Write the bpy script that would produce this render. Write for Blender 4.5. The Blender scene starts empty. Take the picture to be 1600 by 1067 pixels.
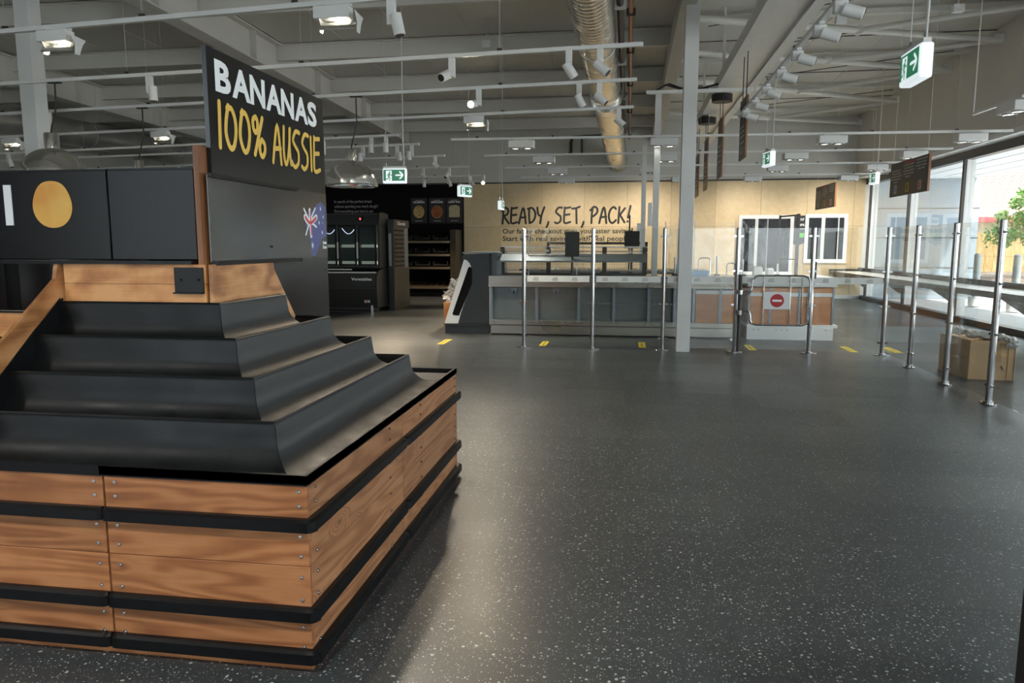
import bpy, bmesh, math, random
from math import sin, cos, pi, radians as R
from mathutils import Vector, Matrix
random.seed(7)
S = bpy.context.scene
COL = S.collection

# ------------------------------------------------------------------ camera
F = 1150.0; HC = 1.45
PITCH = math.atan((533.5-382.0)/F)
YAW = math.atan(180.0*cos(PITCH)/F)
cd = bpy.data.cameras.new('camera'); cam = bpy.data.objects.new('camera', cd); COL.objects.link(cam)
cd.sensor_width = 36.0; cd.lens = F*36.0/1600.0; cd.clip_start = 0.05; cd.clip_end = 400
cam.location = (0, 0, HC); cam.rotation_euler = (pi/2-PITCH, 0, YAW)
S.camera = cam

# ------------------------------------------------------------------ world, sun, exposure
S.view_settings.view_transform = 'Standard'; S.view_settings.look = 'None'
S.view_settings.gamma = 1; S.view_settings.use_curve_mapping = False
S.view_settings.exposure = 2.15
W = bpy.data.worlds.new('World'); S.world = W; W.use_nodes = True
nt = W.node_tree; nt.nodes.clear()
wo = nt.nodes.new('ShaderNodeOutputWorld'); bg = nt.nodes.new('ShaderNodeBackground')
sky = nt.nodes.new('ShaderNodeTexSky'); sky.sky_type = 'HOSEK_WILKIE'; sky.turbidity = 6.0
sky.sun_direction = Vector((0.35, -0.75, 0.75)).normalized(); sky.ground_albedo = 0.4
mixw = nt.nodes.new('ShaderNodeMix'); mixw.data_type = 'RGBA'; mixw.inputs[0].default_value = 0.75
mixw.inputs[7].default_value = (0.84, 0.93, 1.0, 1)
nt.links.new(sky.outputs[0], mixw.inputs[6]); nt.links.new(mixw.outputs[2], bg.inputs[0])
bg.inputs[1].default_value = 1.5
nt.links.new(bg.outputs[0], wo.inputs[0])
sd = bpy.data.lights.new('sun', 'SUN'); sun = bpy.data.objects.new('sun', sd); COL.objects.link(sun)
sd.energy = 3.2; sd.angle = R(2.0); sd.color = (1.0, 0.95, 0.86)
sun.rotation_euler = Vector((0.30, -0.62, 0.95)).to_track_quat('Z', 'Y').to_euler()

# sky portals where daylight enters: glazed right side and glazed front (behind the camera)
def area(name, loc, rot, sx, sy, energy, color=(1, 1, 1), portal=False):
    l = bpy.data.lights.new(name, 'AREA'); o = bpy.data.objects.new(name, l); COL.objects.link(o)
    l.shape = 'RECTANGLE'; l.size = sx; l.size_y = sy; l.energy = energy; l.color = color
    o.location = loc; o.rotation_euler = rot
    if portal: l.cycles.is_portal = True
    return o
area('portal_right', (6.45, 7.5, 1.6), (0, R(90), 0), 3.0, 26.8, 1, portal=True)
area('portal_front', (4.0, -5.75, 2.35), (R(90), 0, 0), 4.4, 4.5, 1, portal=True)
area('portal_front_left', (-6.75, -5.75, 2.35), (R(90), 0, 0), 4.5, 4.5, 1, portal=True)

def spot(loc, target, energy, size=60, blend=0.5, color=(1.0, 0.82, 0.6), rad=0.04):
    l = bpy.data.lights.new('lamp_beam', 'SPOT'); o = bpy.data.objects.new('lamp_beam', l); COL.objects.link(o)
    l.energy = energy; l.spot_size = R(size); l.spot_blend = blend; l.color = color; l.shadow_soft_size = rad
    o.location = loc
    o.rotation_euler = (Vector(target)-Vector(loc)).to_track_quat('-Z', 'Y').to_euler()
    return o

# ------------------------------------------------------------------ camera model used to read real positions off the photograph
FW = Vector((-sin(YAW)*cos(PITCH), cos(YAW)*cos(PITCH), -sin(PITCH)))
RT = Vector((cos(YAW), sin(YAW), 0)); UP = RT.cross(FW)
def at(x, y, X=None, Y=None, Z=None):
    r = FW*F + RT*(x-800) - UP*(y-533.5)
    t = X/r.x if X is not None else Y/r.y if Y is not None else (Z-HC)/r.z
    return Vector((0, 0, HC)) + r*t

# ------------------------------------------------------------------ materials
def newmat(name):
    m = bpy.data.materials.new(name); m.use_nodes = True
    return m, m.node_tree, m.node_tree.nodes['Principled BSDF']
def N(t, typ, **kw):
    n = t.nodes.new(typ)
    for k, v in kw.items():
        if hasattr(n, k): setattr(n, k, v)
    return n
def plain(name, col, rough=.5, metal=0.0, var=0.0, vs=6.0, bump=0.0, bs=60.0, emit=None, es=0.0, rv=0.0, stretch=(1, 1, 1), spec=.5, coat=0):
    m, t, b = newmat(name)
    b.inputs['Base Color'].default_value = (*col, 1); b.inputs['Roughness'].default_value = rough
    b.inputs['Metallic'].default_value = metal; b.inputs['Specular IOR Level'].default_value = spec
    b.inputs['Coat Weight'].default_value = coat
    if emit: b.inputs['Emission Color'].default_value = (*emit, 1); b.inputs['Emission Strength'].default_value = es
    tc = N(t, 'ShaderNodeTexCoord'); mp = N(t, 'ShaderNodeMapping'); mp.inputs['Scale'].default_value = stretch
    t.links.new(tc.outputs['Object'], mp.inputs[0])
    if var or rv:
        n = N(t, 'ShaderNodeTexNoise'); n.inputs['Scale'].default_value = vs; n.inputs['Detail'].default_value = 5
        t.links.new(mp.outputs[0], n.inputs['Vector'])
        if var:
            r = N(t, 'ShaderNodeValToRGB')
            r.color_ramp.elements[0].position = .3; r.color_ramp.elements[1].position = .7
            r.color_ramp.elements[0].color = (*[max(0, c*(1-var)) for c in col], 1)
            r.color_ramp.elements[1].color = (*[min(1, c*(1+var)) for c in col], 1)
            t.links.new(n.outputs[0], r.inputs[0]); t.links.new(r.outputs[0], b.inputs['Base Color'])
        if rv:
            q = N(t, 'ShaderNodeMapRange'); q.inputs[3].default_value = max(.02, rough-rv); q.inputs[4].default_value = min(1, rough+rv)
            q.inputs[1].default_value = .3; q.inputs[2].default_value = .7
            t.links.new(n.outputs[0], q.inputs[0]); t.links.new(q.outputs[0], b.inputs['Roughness'])
    if bump:
        n2 = N(t, 'ShaderNodeTexNoise'); n2.inputs['Scale'].default_value = bs
        bp = N(t, 'ShaderNodeBump'); bp.inputs['Strength'].default_value = bump; bp.inputs['Distance'].default_value = .002
        t.links.new(mp.outputs[0], n2.inputs['Vector']); t.links.new(n2.outputs[0], bp.inputs['Height']); t.links.new(bp.outputs[0], b.inputs['Normal'])
    return m

def wood(name, c0, c1, c2, axis='x', rings=9.0, cross=5.0, along=.55, rough=.45, knots=True, contrast=1.0, mottle=0.0):
    m, t, b = newmat(name)
    tc = N(t, 'ShaderNodeTexCoord'); oi = N(t, 'ShaderNodeObjectInfo')
    add = N(t, 'ShaderNodeVectorMath', operation='ADD'); sc = N(t, 'ShaderNodeVectorMath', operation='SCALE'); sc.inputs['Scale'].default_value = 17.0
    cb = N(t, 'ShaderNodeCombineXYZ')
    for i in range(3): t.links.new(oi.outputs['Random'], cb.inputs[i])
    t.links.new(cb.outputs[0], sc.inputs[0]); t.links.new(tc.outputs['Object'], add.inputs[0]); t.links.new(sc.outputs[0], add.inputs[1])
    st = {'x': (along, cross, cross), 'y': (cross, along, cross), 'z': (cross, cross, along)}[axis]
    mp = N(t, 'ShaderNodeMapping'); mp.inputs['Scale'].default_value = st
    t.links.new(add.outputs[0], mp.inputs[0])
    n = N(t, 'ShaderNodeTexNoise'); n.inputs['Scale'].default_value = 1.0; n.inputs['Detail'].default_value = 2.5; n.inputs['Distortion'].default_value = .25
    t.links.new(mp.outputs[0], n.inputs['Vector'])
    mu = N(t, 'ShaderNodeMath', operation='MULTIPLY'); mu.inputs[1].default_value = rings*6.283
    t.links.new(n.outputs[0], mu.inputs[0])
    src = mu.outputs[0]
    if knots:
        v = N(t, 'ShaderNodeTexVoronoi'); v.inputs['Scale'].default_value = 1.7
        mk = N(t, 'ShaderNodeMapping'); mk.inputs['Scale'].default_value = {'x': (1.2, 2.6, 2.6), 'y': (2.6, 1.2, 2.6), 'z': (2.6, 2.6, 1.2)}[axis]
        t.links.new(add.outputs[0], mk.inputs[0]); t.links.new(mk.outputs[0], v.inputs['Vector'])
        kr = N(t, 'ShaderNodeMapRange'); kr.inputs[1].default_value = 0.0; kr.inputs[2].default_value = .25; kr.inputs[3].default_value = 22.0; kr.inputs[4].default_value = 0.0
        kr.interpolation_type = 'SMOOTHSTEP'
        t.links.new(v.outputs['Distance'], kr.inputs[0])
        ad = N(t, 'ShaderNodeMath', operation='ADD'); t.links.new(mu.outputs[0], ad.inputs[0]); t.links.new(kr.outputs[0], ad.inputs[1]); src = ad.outputs[0]
    sn = N(t, 'ShaderNodeMath', operation='SINE'); t.links.new(src, sn.inputs[0])
    mr = N(t, 'ShaderNodeMapRange'); mr.inputs[1].default_value = -1; mr.inputs[2].default_value = 1
    t.links.new(sn.outputs[0], mr.inputs[0])
    f = N(t, 'ShaderNodeTexNoise'); f.inputs['Scale'].default_value = 1.0; f.inputs['Detail'].default_value = 4
    mf = N(t, 'ShaderNodeMapping'); mf.inputs['Scale'].default_value = tuple(4 if a == min(st) else 150 for a in st)
    t.links.new(add.outputs[0], mf.inputs[0]); t.links.new(mf.outputs[0], f.inputs['Vector'])
    mx = N(t, 'ShaderNodeMix'); mx.inputs[0].default_value = .45
    t.links.new(mr.outputs[0], mx.inputs[2]); t.links.new(f.outputs[0], mx.inputs[3])
    fin = mx.outputs[0]
    if mottle:
        g = N(t, 'ShaderNodeTexNoise'); g.inputs['Scale'].default_value = 9; g.inputs['Detail'].default_value = 3
        t.links.new(add.outputs[0], g.inputs['Vector'])
        m2 = N(t, 'ShaderNodeMix'); m2.inputs[0].default_value = mottle
        t.links.new(mx.outputs[0], m2.inputs[2]); t.links.new(g.outputs[0], m2.inputs[3]); fin = m2.outputs[0]
    r = N(t, 'ShaderNodeValToRGB'); e = r.color_ramp.elements
    lo, hi = .5-.38/contrast, .5+.38/contrast
    e[0].position = max(0, lo); e[1].position = min(1, hi); e[0].color = (*c0, 1); e[1].color = (*c2, 1)
    k = e.new(.5); k.color = (*c1, 1)
    t.links.new(fin, r.inputs[0])
    out = r.outputs[0]
    if knots:
        kk = N(t, 'ShaderNodeMapRange'); kk.inputs[1].default_value = .015; kk.inputs[2].default_value = .06; kk.inputs[3].default_value = 1; kk.inputs[4].default_value = 0
        t.links.new(v.outputs['Distance'], kk.inputs[0])
        m3 = N(t, 'ShaderNodeMix', data_type='RGBA'); m3.inputs[7].default_value = (*[c*.35 for c in c0], 1)
        t.links.new(kk.outputs[0], m3.inputs[0]); t.links.new(out, m3.inputs[6]); out = m3.outputs[2]
    hs = N(t, 'ShaderNodeHueSaturation'); vr = N(t, 'ShaderNodeMapRange'); vr.inputs[3].default_value = .86; vr.inputs[4].default_value = 1.14
    t.links.new(oi.outputs['Random'], vr.inputs[0]); t.links.new(vr.outputs[0], hs.inputs['Value']); t.links.new(out, hs.inputs['Color'])
    t.links.new(hs.outputs[0], b.inputs['Base Color'])
    b.inputs['Roughness'].default_value = rough
    bp = N(t, 'ShaderNodeBump'); bp.inputs['Strength'].default_value = .2; bp.inputs['Distance'].default_value = .001
    t.links.new(f.outputs[0], bp.inputs['Height']); t.links.new(bp.outputs[0], b.inputs['Normal'])
    return m

def glassmat(name, tint=(1, 1, 1), ior=1.5, rough=0.0, extra=0.0):
    m = bpy.data.materials.new(name); m.use_nodes = True; t = m.node_tree; t.nodes.clear()
    o = N(t, 'ShaderNodeOutputMaterial'); mx = N(t, 'ShaderNodeMixShader'); tr = N(t, 'ShaderNodeBsdfTransparent'); gl = N(t, 'ShaderNodeBsdfGlossy')
    tr.inputs[0].default_value = (*tint, 1); gl.inputs['Roughness'].default_value = rough
    fr = N(t, 'ShaderNodeFresnel')
    # same reflectance when a ray meets the pane from its inner side
    ge = N(t, 'ShaderNodeNewGeometry'); im = N(t, 'ShaderNodeMapRange'); im.inputs[3].default_value = ior; im.inputs[4].default_value = 1/ior
    t.links.new(ge.outputs['Backfacing'], im.inputs[0]); t.links.new(im.outputs[0], fr.inputs[0])
    ad = N(t, 'ShaderNodeMath', operation='ADD'); ad.inputs[1].default_value = extra; ad.use_clamp = True
    t.links.new(fr.outputs[0], ad.inputs[0]); t.links.new(ad.outputs[0], mx.inputs[0])
    t.links.new(tr.outputs[0], mx.inputs[1]); t.links.new(gl.outputs[0], mx.inputs[2]); t.links.new(mx.outputs[0], o.inputs[0])
    return m

M = {}
PINE = ((.165, .056, .018), (.295, .115, .040), (.41, .185, .076))
M['pine_x'] = wood('oiled pine along x', *PINE, axis='x', rings=12, cross=6.0, along=.6, contrast=1.0, mottle=.3)
M['pine_y'] = wood('oiled pine along y', *[tuple(a*k for a, k in zip(c, (1.0, 1.12, 1.3))) for c in PINE], axis='y', rings=12, cross=6.0, along=.6, contrast=.95, mottle=.3)
M['pine_z'] = wood('oiled pine edge', *PINE, axis='z', knots=False, rings=5)
M['ply_top'] = wood('stained plywood board', (.30, .105, .03), (.50, .21, .065), (.64, .32, .12), axis='x', rings=5, cross=4, along=1.3, knots=False, contrast=2.3, mottle=.6)
M['ply_top_y'] = wood('stained plywood board side', (.27, .105, .035), (.45, .205, .075), (.58, .30, .13), axis='y', rings=6, cross=4, along=1.2, knots=False, contrast=2.0, mottle=.45)
M['birch'] = wood('pale birch plywood', (.52, .39, .22), (.60, .465, .28), (.67, .54, .34), axis='z', rings=1.2, cross=1.4, along=.35, knots=False, contrast=1.15, mottle=.6, rough=.5)
M['orange_ply'] = wood('orange wood laminate', (.44, .17, .05), (.52, .215, .065), (.58, .26, .09), axis='x', rings=3, cross=3, along=.4, knots=False, contrast=1.0)
M['plastic'] = plain('black moulded plastic', (.005, .0062, .0068), .40, spec=.22, var=.35, vs=5, rv=.08, bump=.04, bs=300)
M['blackmetal'] = plain('black powder coated metal', (.004, .004, .0045), .35, var=.2, vs=20, spec=.22)
M['blackboard'] = plain('satin black panel', (.004, .004, .0045), .27, var=.12, vs=3, spec=.22)
M['signblack'] = plain('semi gloss black sign panel', (.008, .008, .0085), .20, var=.1, vs=3, spec=.40, rv=.03)
M['darkpanel'] = plain('matt black wall lining', (.003, .003, .003), .7, var=.2, vs=2, spec=.15)
M['white'] = plain('white powder coated steel', (.66, .67, .66), .45, var=.04, vs=3)
M['whiteplastic'] = plain('white plastic', (.75, .76, .76), .35)
M['steelgrey'] = plain('painted roof steel', (.62, .61, .57), .5, var=.05, vs=.8)
M['roofpanel'] = plain('pale insulated roof sheet', (.56, .55, .50), .45, var=.05, vs=.5)
M['wallgrey'] = plain('pale grey wall panel', (.56, .55, .51), .55, var=.03, vs=.6)
M['rightgrey'] = plain('warm grey coolroom panel', (.62, .60, .55), .5, var=.03, vs=.6)
M['stainless'] = plain('brushed stainless steel', (.33, .31, .28), .30, 1.0, var=.03, vs=1.5, rv=.05)
M['chrome'] = plain('polished tube steel', (.46, .46, .46), .14, 1.0)
M['pendant'] = plain('spun aluminium', (.86, .86, .84), .17, 1.0, rv=.04, vs=3)
M['galv'] = plain('galvanised spiral duct', (.78, .765, .71), .24, 1.0, var=.10, vs=3, rv=.06)
M['insetpanel'] = plain('glossy black inset panel', (.012, .012, .013), .16, spec=.7, var=.1, vs=2)
M['galvfar'] = plain('dull galvanised duct', (.50, .49, .46), .35, .6, var=.1, vs=3)
M['alu'] = plain('anodised aluminium', (.62, .62, .60), .4, .35, var=.05, vs=3)
M['darkalu'] = plain('dark bronze aluminium', (.05, .046, .042), .35, .5)
M['greymetal'] = plain('grey laminate carcass', (.16, .185, .19), .38, .2, var=.12, vs=2, rv=.06)
M['galvpost'] = plain('blue grey zinc profile', (.23, .27, .31), .4, .6)
M['charcoal'] = plain('charcoal laminate', (.024, .028, .030), .4, var=.1, vs=3, spec=.35)
M['freezer'] = plain('freezer dark grey steel', (.022, .023, .020), .35, .1, var=.1, vs=2, spec=.3)
M['shelfwarm'] = plain('warm bread shelf', (.12, .075, .04), .4, .2, var=.3, vs=8)
M['copper'] = plain('copper pipe', (.36, .17, .09), .4, .8)
M['darkpipe'] = plain('dark steel pipe', (.06, .055, .05), .5, .5)
M['rubber'] = plain('black cable rubber', (.01, .01, .01), .5)
M['print_white'] = plain('white printed vinyl', (.88, .90, .90), .35)
M['print_white_dim'] = plain('greyish white print', (.42, .42, .40), .5)
M['print_yellow'] = plain('yellow printed vinyl', (.80, .52, .09), .4)
M['print_black'] = plain('black printed lettering', (.008, .008, .006), .5)
M['print_red'] = plain('red print', (.50, .02, .03), .5)
M['print_green'] = plain('green print', (.10, .45, .05), .5)
M['print_blue'] = plain('blue print', (.05, .20, .55), .5)
M['flagblue'] = plain('faded flag blue', (.085, .10, .27), .4)
M['flagred'] = plain('flag red', (.62, .06, .07), .4)
M['tape'] = plain('yellow floor tape', (.62, .48, .02), .5)
M['kraft'] = plain('brown corrugated cardboard', (.44, .29, .155), .75, var=.12, vs=3, bump=.15, bs=40)
M['kraftdark'] = plain('creased cardboard edge', (.36, .22, .10), .8, var=.2, vs=20)
M['film'] = glassmat('crumpled clear film', (.97, .97, .97), 1.35, .05, .03)
M['glass'] = glassmat('clear glass', (.985, .99, .985), 1.5)
M['barrierglass'] = glassmat('barrier glass', (.965, .975, .965), 1.5, 0.0, .0)
M['fridgeglass'] = glassmat('freezer door glass', (.42, .45, .44), 1.35, .02, .0)
M['screen'] = plain('dark monitor', (.008, .009, .010), .15, spec=.3)
M['concrete'] = plain('pale concrete paving', (.46, .47, .47), .8, var=.08, vs=1.2)
M['facade'] = plain('blue grey facade panel', (.22, .27, .31), .5, var=.03, vs=1)
M['soffit'] = plain('white soffit lining', (.72, .74, .75), .5)
M['fence'] = wood('treated pine palings', (.22, .13, .045), (.32, .21, .08), (.38, .26, .11), axis='z', knots=False, contrast=1)
M['cream'] = plain('cream render', (.46, .38, .27), .8)
M['redfascia'] = plain('red fascia', (.28, .05, .05), .6)
M['leaf'] = plain('fresh green leaves', (.06, .18, .02), .5, var=.6, vs=12)
M['bark'] = plain('brown bark', (.12, .08, .05), .9, var=.3, vs=20)
M['mulch'] = plain('brown garden mulch', (.14, .10, .075), .95, var=.6, vs=8)
M['bollard'] = plain('galvanised bollard', (.30, .34, .35), .4, .3)
M['blueplastic'] = plain('bright blue plastic', (.02, .27, .58), .4)
M['lampglow'] = plain('lit lamp lens', (.9, .85, .75), .3, emit=(1.0, .86, .62), es=60.0)
M['lampsoft'] = plain('dim lamp lens', (.7, .7, .68), .2, emit=(1.0, .95, .85), es=1.6)
M['soffitlamp'] = plain('soffit downlight', (.9, .9, .85), .3, emit=(1, .98, .9), es=4)
M['exitwhite'] = plain('lit exit sign diffuser', (.8, .82, .82), .3, emit=(.85, .95, 1), es=.16)
M['exitgreen'] = plain('lit exit green', (.01, .12, .06), .3, emit=(.01, .22, .1), es=.12)
M['shelfglow'] = plain('glowing freezer shelf strip', (.55, .55, .48), .5, emit=(.8, .85, .75), es=.22)  # shelves glow faintly, standing in for light inside the cabinet
M['fridgelamp'] = plain('freezer interior lamp', (.8, .8, .9), .5, emit=(.75, .75, 1), es=1.2)

M['strip'] = glassmat('frosted white strip', (.35, .35, .35), 1.3)
M['redled'] = plain('red led digit', (.5, .02, .02), .4, emit=(1, .05, .05), es=1.0)
M['filmwhite'] = plain('crumpled whitish plastic', (.55, .55, .53), .25, var=.3, vs=30)
M['tapeprint'] = plain('dark print on tape', (.25, .19, .03), .5)
M['bronzepanel'] = plain('bronze brown panel', (.055, .042, .026), .35, .2, var=.15, vs=2, spec=.3)
M['stainlesswarm'] = plain('worn steel shelf edge', (.45, .38, .28), .35, .9)
M['posterblack'] = plain('black poster', (.012, .013, .012), .5)
def strip_mat(name, a, col):
    m, t, b = newmat(name); b.inputs['Base Color'].default_value = (*col, 1); b.inputs['Alpha'].default_value = a; b.inputs['Roughness'].default_value = .5; return m
M['strip'] = strip_mat('frosted white strip', .88, (.80, .82, .80)); M['strip2'] = strip_mat('faint frosted strip', .30, (.66, .68, .66))

# speckled rubber floor
def floor_mat():
    m, t, b = newmat('speckled dark rubber floor')
    tc = N(t, 'ShaderNodeTexCoord')
    ns = N(t, 'ShaderNodeTexNoise'); ns.inputs['Scale'].default_value = 40; ns.inputs['Detail'].default_value = 2
    t.links.new(tc.outputs['Object'], ns.inputs['Vector'])
    wv = N(t, 'ShaderNodeMix', data_type='VECTOR'); wv.inputs[0].default_value = .012
    t.links.new(tc.outputs['Object'], wv.inputs[4]); t.links.new(ns.outputs['Color'], wv.inputs[5])
    masks = []
    for scl, thr, keep in ((42, .165, .35), (80, .18, .30), (130, .22, .4)):
        v = N(t, 'ShaderNodeTexVoronoi'); v.inputs['Scale'].default_value = scl
        t.links.new(wv.outputs[1], v.inputs['Vector'])
        sp = N(t, 'ShaderNodeSeparateColor'); t.links.new(v.outputs['Color'], sp.inputs[0])
        th = N(t, 'ShaderNodeMapRange'); th.inputs[1].default_value = keep; th.inputs[2].default_value = 1.0; th.inputs[3].default_value = 0.0; th.inputs[4].default_value = thr*1.6
        t.links.new(sp.outputs[0], th.inputs[0])
        lt = N(t, 'ShaderNodeMath', operation='LESS_THAN'); t.links.new(v.outputs['Distance'], lt.inputs[0]); t.links.new(th.outputs[0], lt.inputs[1])
        masks.append(lt.outputs[0])
    mx = N(t, 'ShaderNodeMath', operation='MAXIMUM'); t.links.new(masks[0], mx.inputs[0]); t.links.new(masks[1], mx.inputs[1])
    ml = N(t, 'ShaderNodeMath', operation='MULTIPLY'); ml.inputs[1].default_value = .45; t.links.new(masks[2], ml.inputs[0])
    mx2 = N(t, 'ShaderNodeMath', operation='MAXIMUM'); t.links.new(mx.outputs[0], mx2.inputs[0]); t.links.new(ml.outputs[0], mx2.inputs[1])
    big = N(t, 'ShaderNodeTexNoise'); big.inputs['Scale'].default_value = .7; big.inputs['Detail'].default_value = 6
    t.links.new(tc.outputs['Object'], big.inputs['Vector'])
    br = N(t, 'ShaderNodeTexBrick'); br.inputs['Scale'].default_value = 1.0; br.offset = .5
    br.inputs['Brick Width'].default_value = 1.22; br.inputs['Row Height'].default_value = .61; br.inputs['Mortar Size'].default_value = .0
    br.inputs['Color1'].default_value = (.40, .40, .40, 1); br.inputs['Color2'].default_value = (.62, .62, .62, 1)
    t.links.new(tc.outputs['Object'], br.inputs['Vector'])
    mb = N(t, 'ShaderNodeMix', data_type='RGBA'); mb.inputs[0].default_value = .6
    t.links.new(big.outputs[0], mb.inputs[6]); t.links.new(br.outputs[0], mb.inputs[7])
    r = N(t, 'ShaderNodeValToRGB'); e = r.color_ramp.elements
    e[0].position = .35; e[1].position = .65; e[0].color = (.028, .034, .037, 1); e[1].color = (.046, .053, .056, 1)
    t.links.new(mb.outputs[2], r.inputs[0])
    mm = N(t, 'ShaderNodeMix', data_type='RGBA'); mm.inputs[7].default_value = (.33, .36, .36, 1)
    t.links.new(mx2.outputs[0], mm.inputs[0]); t.links.new(r.outputs[0], mm.inputs[6]); t.links.new(mm.outputs[2], b.inputs['Base Color'])
    rr = N(t, 'ShaderNodeMapRange'); rr.inputs[1].default_value = .35; rr.inputs[2].default_value = .65; rr.inputs[3].default_value = .42; rr.inputs[4].default_value = .30
    t.links.new(mb.outputs[2], rr.inputs[0]); t.links.new(rr.outputs[0], b.inputs['Roughness'])
    bp = N(t, 'ShaderNodeBump'); bp.inputs['Strength'].default_value = .15; bp.inputs['Distance'].default_value = .002
    n3 = N(t, 'ShaderNodeTexNoise'); n3.inputs['Scale'].default_value = 90; t.links.new(tc.outputs['Object'], n3.inputs['Vector'])
    t.links.new(n3.outputs[0], bp.inputs['Height']); t.links.new(bp.outputs[0], b.inputs['Normal'])
    return m
M['floor'] = floor_mat()

# plastic tray with settled brown dust in the troughs
def dusty():
    m, t, b = newmat('dusty black moulded plastic')
    tc = N(t, 'ShaderNodeTexCoord'); ge = N(t, 'ShaderNodeNewGeometry'); sx = N(t, 'ShaderNodeSeparateXYZ')
    t.links.new(ge.outputs['Normal'], sx.inputs[0])
    mr = N(t, 'ShaderNodeMapRange'); mr.inputs[1].default_value = .72; mr.inputs[2].default_value = .98; t.links.new(sx.outputs[2], mr.inputs[0])
    n = N(t, 'ShaderNodeTexNoise'); n.inputs['Scale'].default_value = 9; n.inputs['Detail'].default_value = 8; t.links.new(tc.outputs['Object'], n.inputs['Vector'])
    n2 = N(t, 'ShaderNodeMapRange'); n2.inputs[1].default_value = .3; n2.inputs[2].default_value = .7; n2.inputs[3].default_value = .25; t.links.new(n.outputs[0], n2.inputs[0])
    mu = N(t, 'ShaderNodeMath', operation='MULTIPLY'); t.links.new(mr.outputs[0], mu.inputs[0]); t.links.new(n2.outputs[0], mu.inputs[1])
    mx = N(t, 'ShaderNodeMix', data_type='RGBA'); mx.inputs[6].default_value = (.016, .019, .023, 1); mx.inputs[7].default_value = (.022, .015, .009, 1)
    t.links.new(mu.outputs[0], mx.inputs[0]); t.links.new(mx.outputs[2], b.inputs['Base Color'])
    rr = N(t, 'ShaderNodeMapRange'); rr.inputs[3].default_value = .40; rr.inputs[4].default_value = .8; t.links.new(mu.outputs[0], rr.inputs[0]); t.links.new(rr.outputs[0], b.inputs['Roughness'])
    return m
M['dusty'] = dusty()

def orange_mat():
    m, t, b = newmat('printed orange fruit')
    tc = N(t, 'ShaderNodeTexCoord'); g = N(t, 'ShaderNodeTexNoise'); g.inputs['Scale'].default_value = 5; g.inputs['Detail'].default_value = 3
    t.links.new(tc.outputs['Object'], g.inputs['Vector'])
    r = N(t, 'ShaderNodeValToRGB'); e = r.color_ramp.elements
    e[0].position = .35; e[1].position = .68; e[0].color = (.74, .30, .03, 1); e[1].color = (.86, .53, .09, 1)
    t.links.new(g.outputs[0], r.inputs[0]); t.links.new(r.outputs[0], b.inputs['Base Color'])
    n = N(t, 'ShaderNodeTexVoronoi'); n.inputs['Scale'].default_value = 90; t.links.new(tc.outputs['Object'], n.inputs['Vector'])
    bp = N(t, 'ShaderNodeBump'); bp.inputs['Strength'].default_value = .2; bp.inputs['Distance'].default_value = .001; t.links.new(n.outputs[0], bp.inputs['Height']); t.links.new(bp.outputs[0], b.inputs['Normal'])
    b.inputs['Roughness'].default_value = .4
    return m
M['orange'] = orange_mat()
def toast(name, c0, c1, scale):
    m = plain(name, c0, .6); t = m.node_tree; b = t.nodes['Principled BSDF']
    tc = N(t, 'ShaderNodeTexCoord'); v = N(t, 'ShaderNodeTexNoise'); v.inputs['Scale'].default_value = scale; v.inputs['Detail'].default_value = 3
    t.links.new(tc.outputs['Object'], v.inputs['Vector'])
    r = N(t, 'ShaderNodeValToRGB'); e = r.color_ramp.elements; e[0].position = .42; e[1].position = .55; e[0].color = (*c1, 1); e[1].color = (*c0, 1)
    t.links.new(v.outputs[0], r.inputs[0]); t.links.new(r.outputs[0], b.inputs['Base Color'])
    return m
M['crumpet'] = toast('printed crumpet', (.60, .42, .17), (.30, .16, .05), 30)
M['brioche'] = toast('printed brioche crust', (.33, .09, .02), (.26, .06, .015), 6)
M['bread'] = toast('printed rye slice', (.50, .40, .24), (.44, .34, .20), 18)

def tiles():
    m, t, b = newmat('terracotta roof tiles')
    tc = N(t, 'ShaderNodeTexCoord'); br = N(t, 'ShaderNodeTexBrick'); br.inputs['Scale'].default_value = 1
    br.inputs['Brick Width'].default_value = .45; br.inputs['Row Height'].default_value = .36; br.inputs['Mortar Size'].default_value = .035
    br.inputs['Color1'].default_value = (.27, .20, .165, 1); br.inputs['Color2'].default_value = (.22, .16, .13, 1); br.inputs['Mortar'].default_value = (.12, .08, .065, 1)
    t.links.new(tc.outputs['Object'], br.inputs['Vector']); t.links.new(br.outputs[0], b.inputs['Base Color']); b.inputs['Roughness'].default_value = .8
    return m
M['tiles'] = tiles()

def zc(y): return 4.80+.022*(21-y)          # underside of the gently sloping roof
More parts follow.
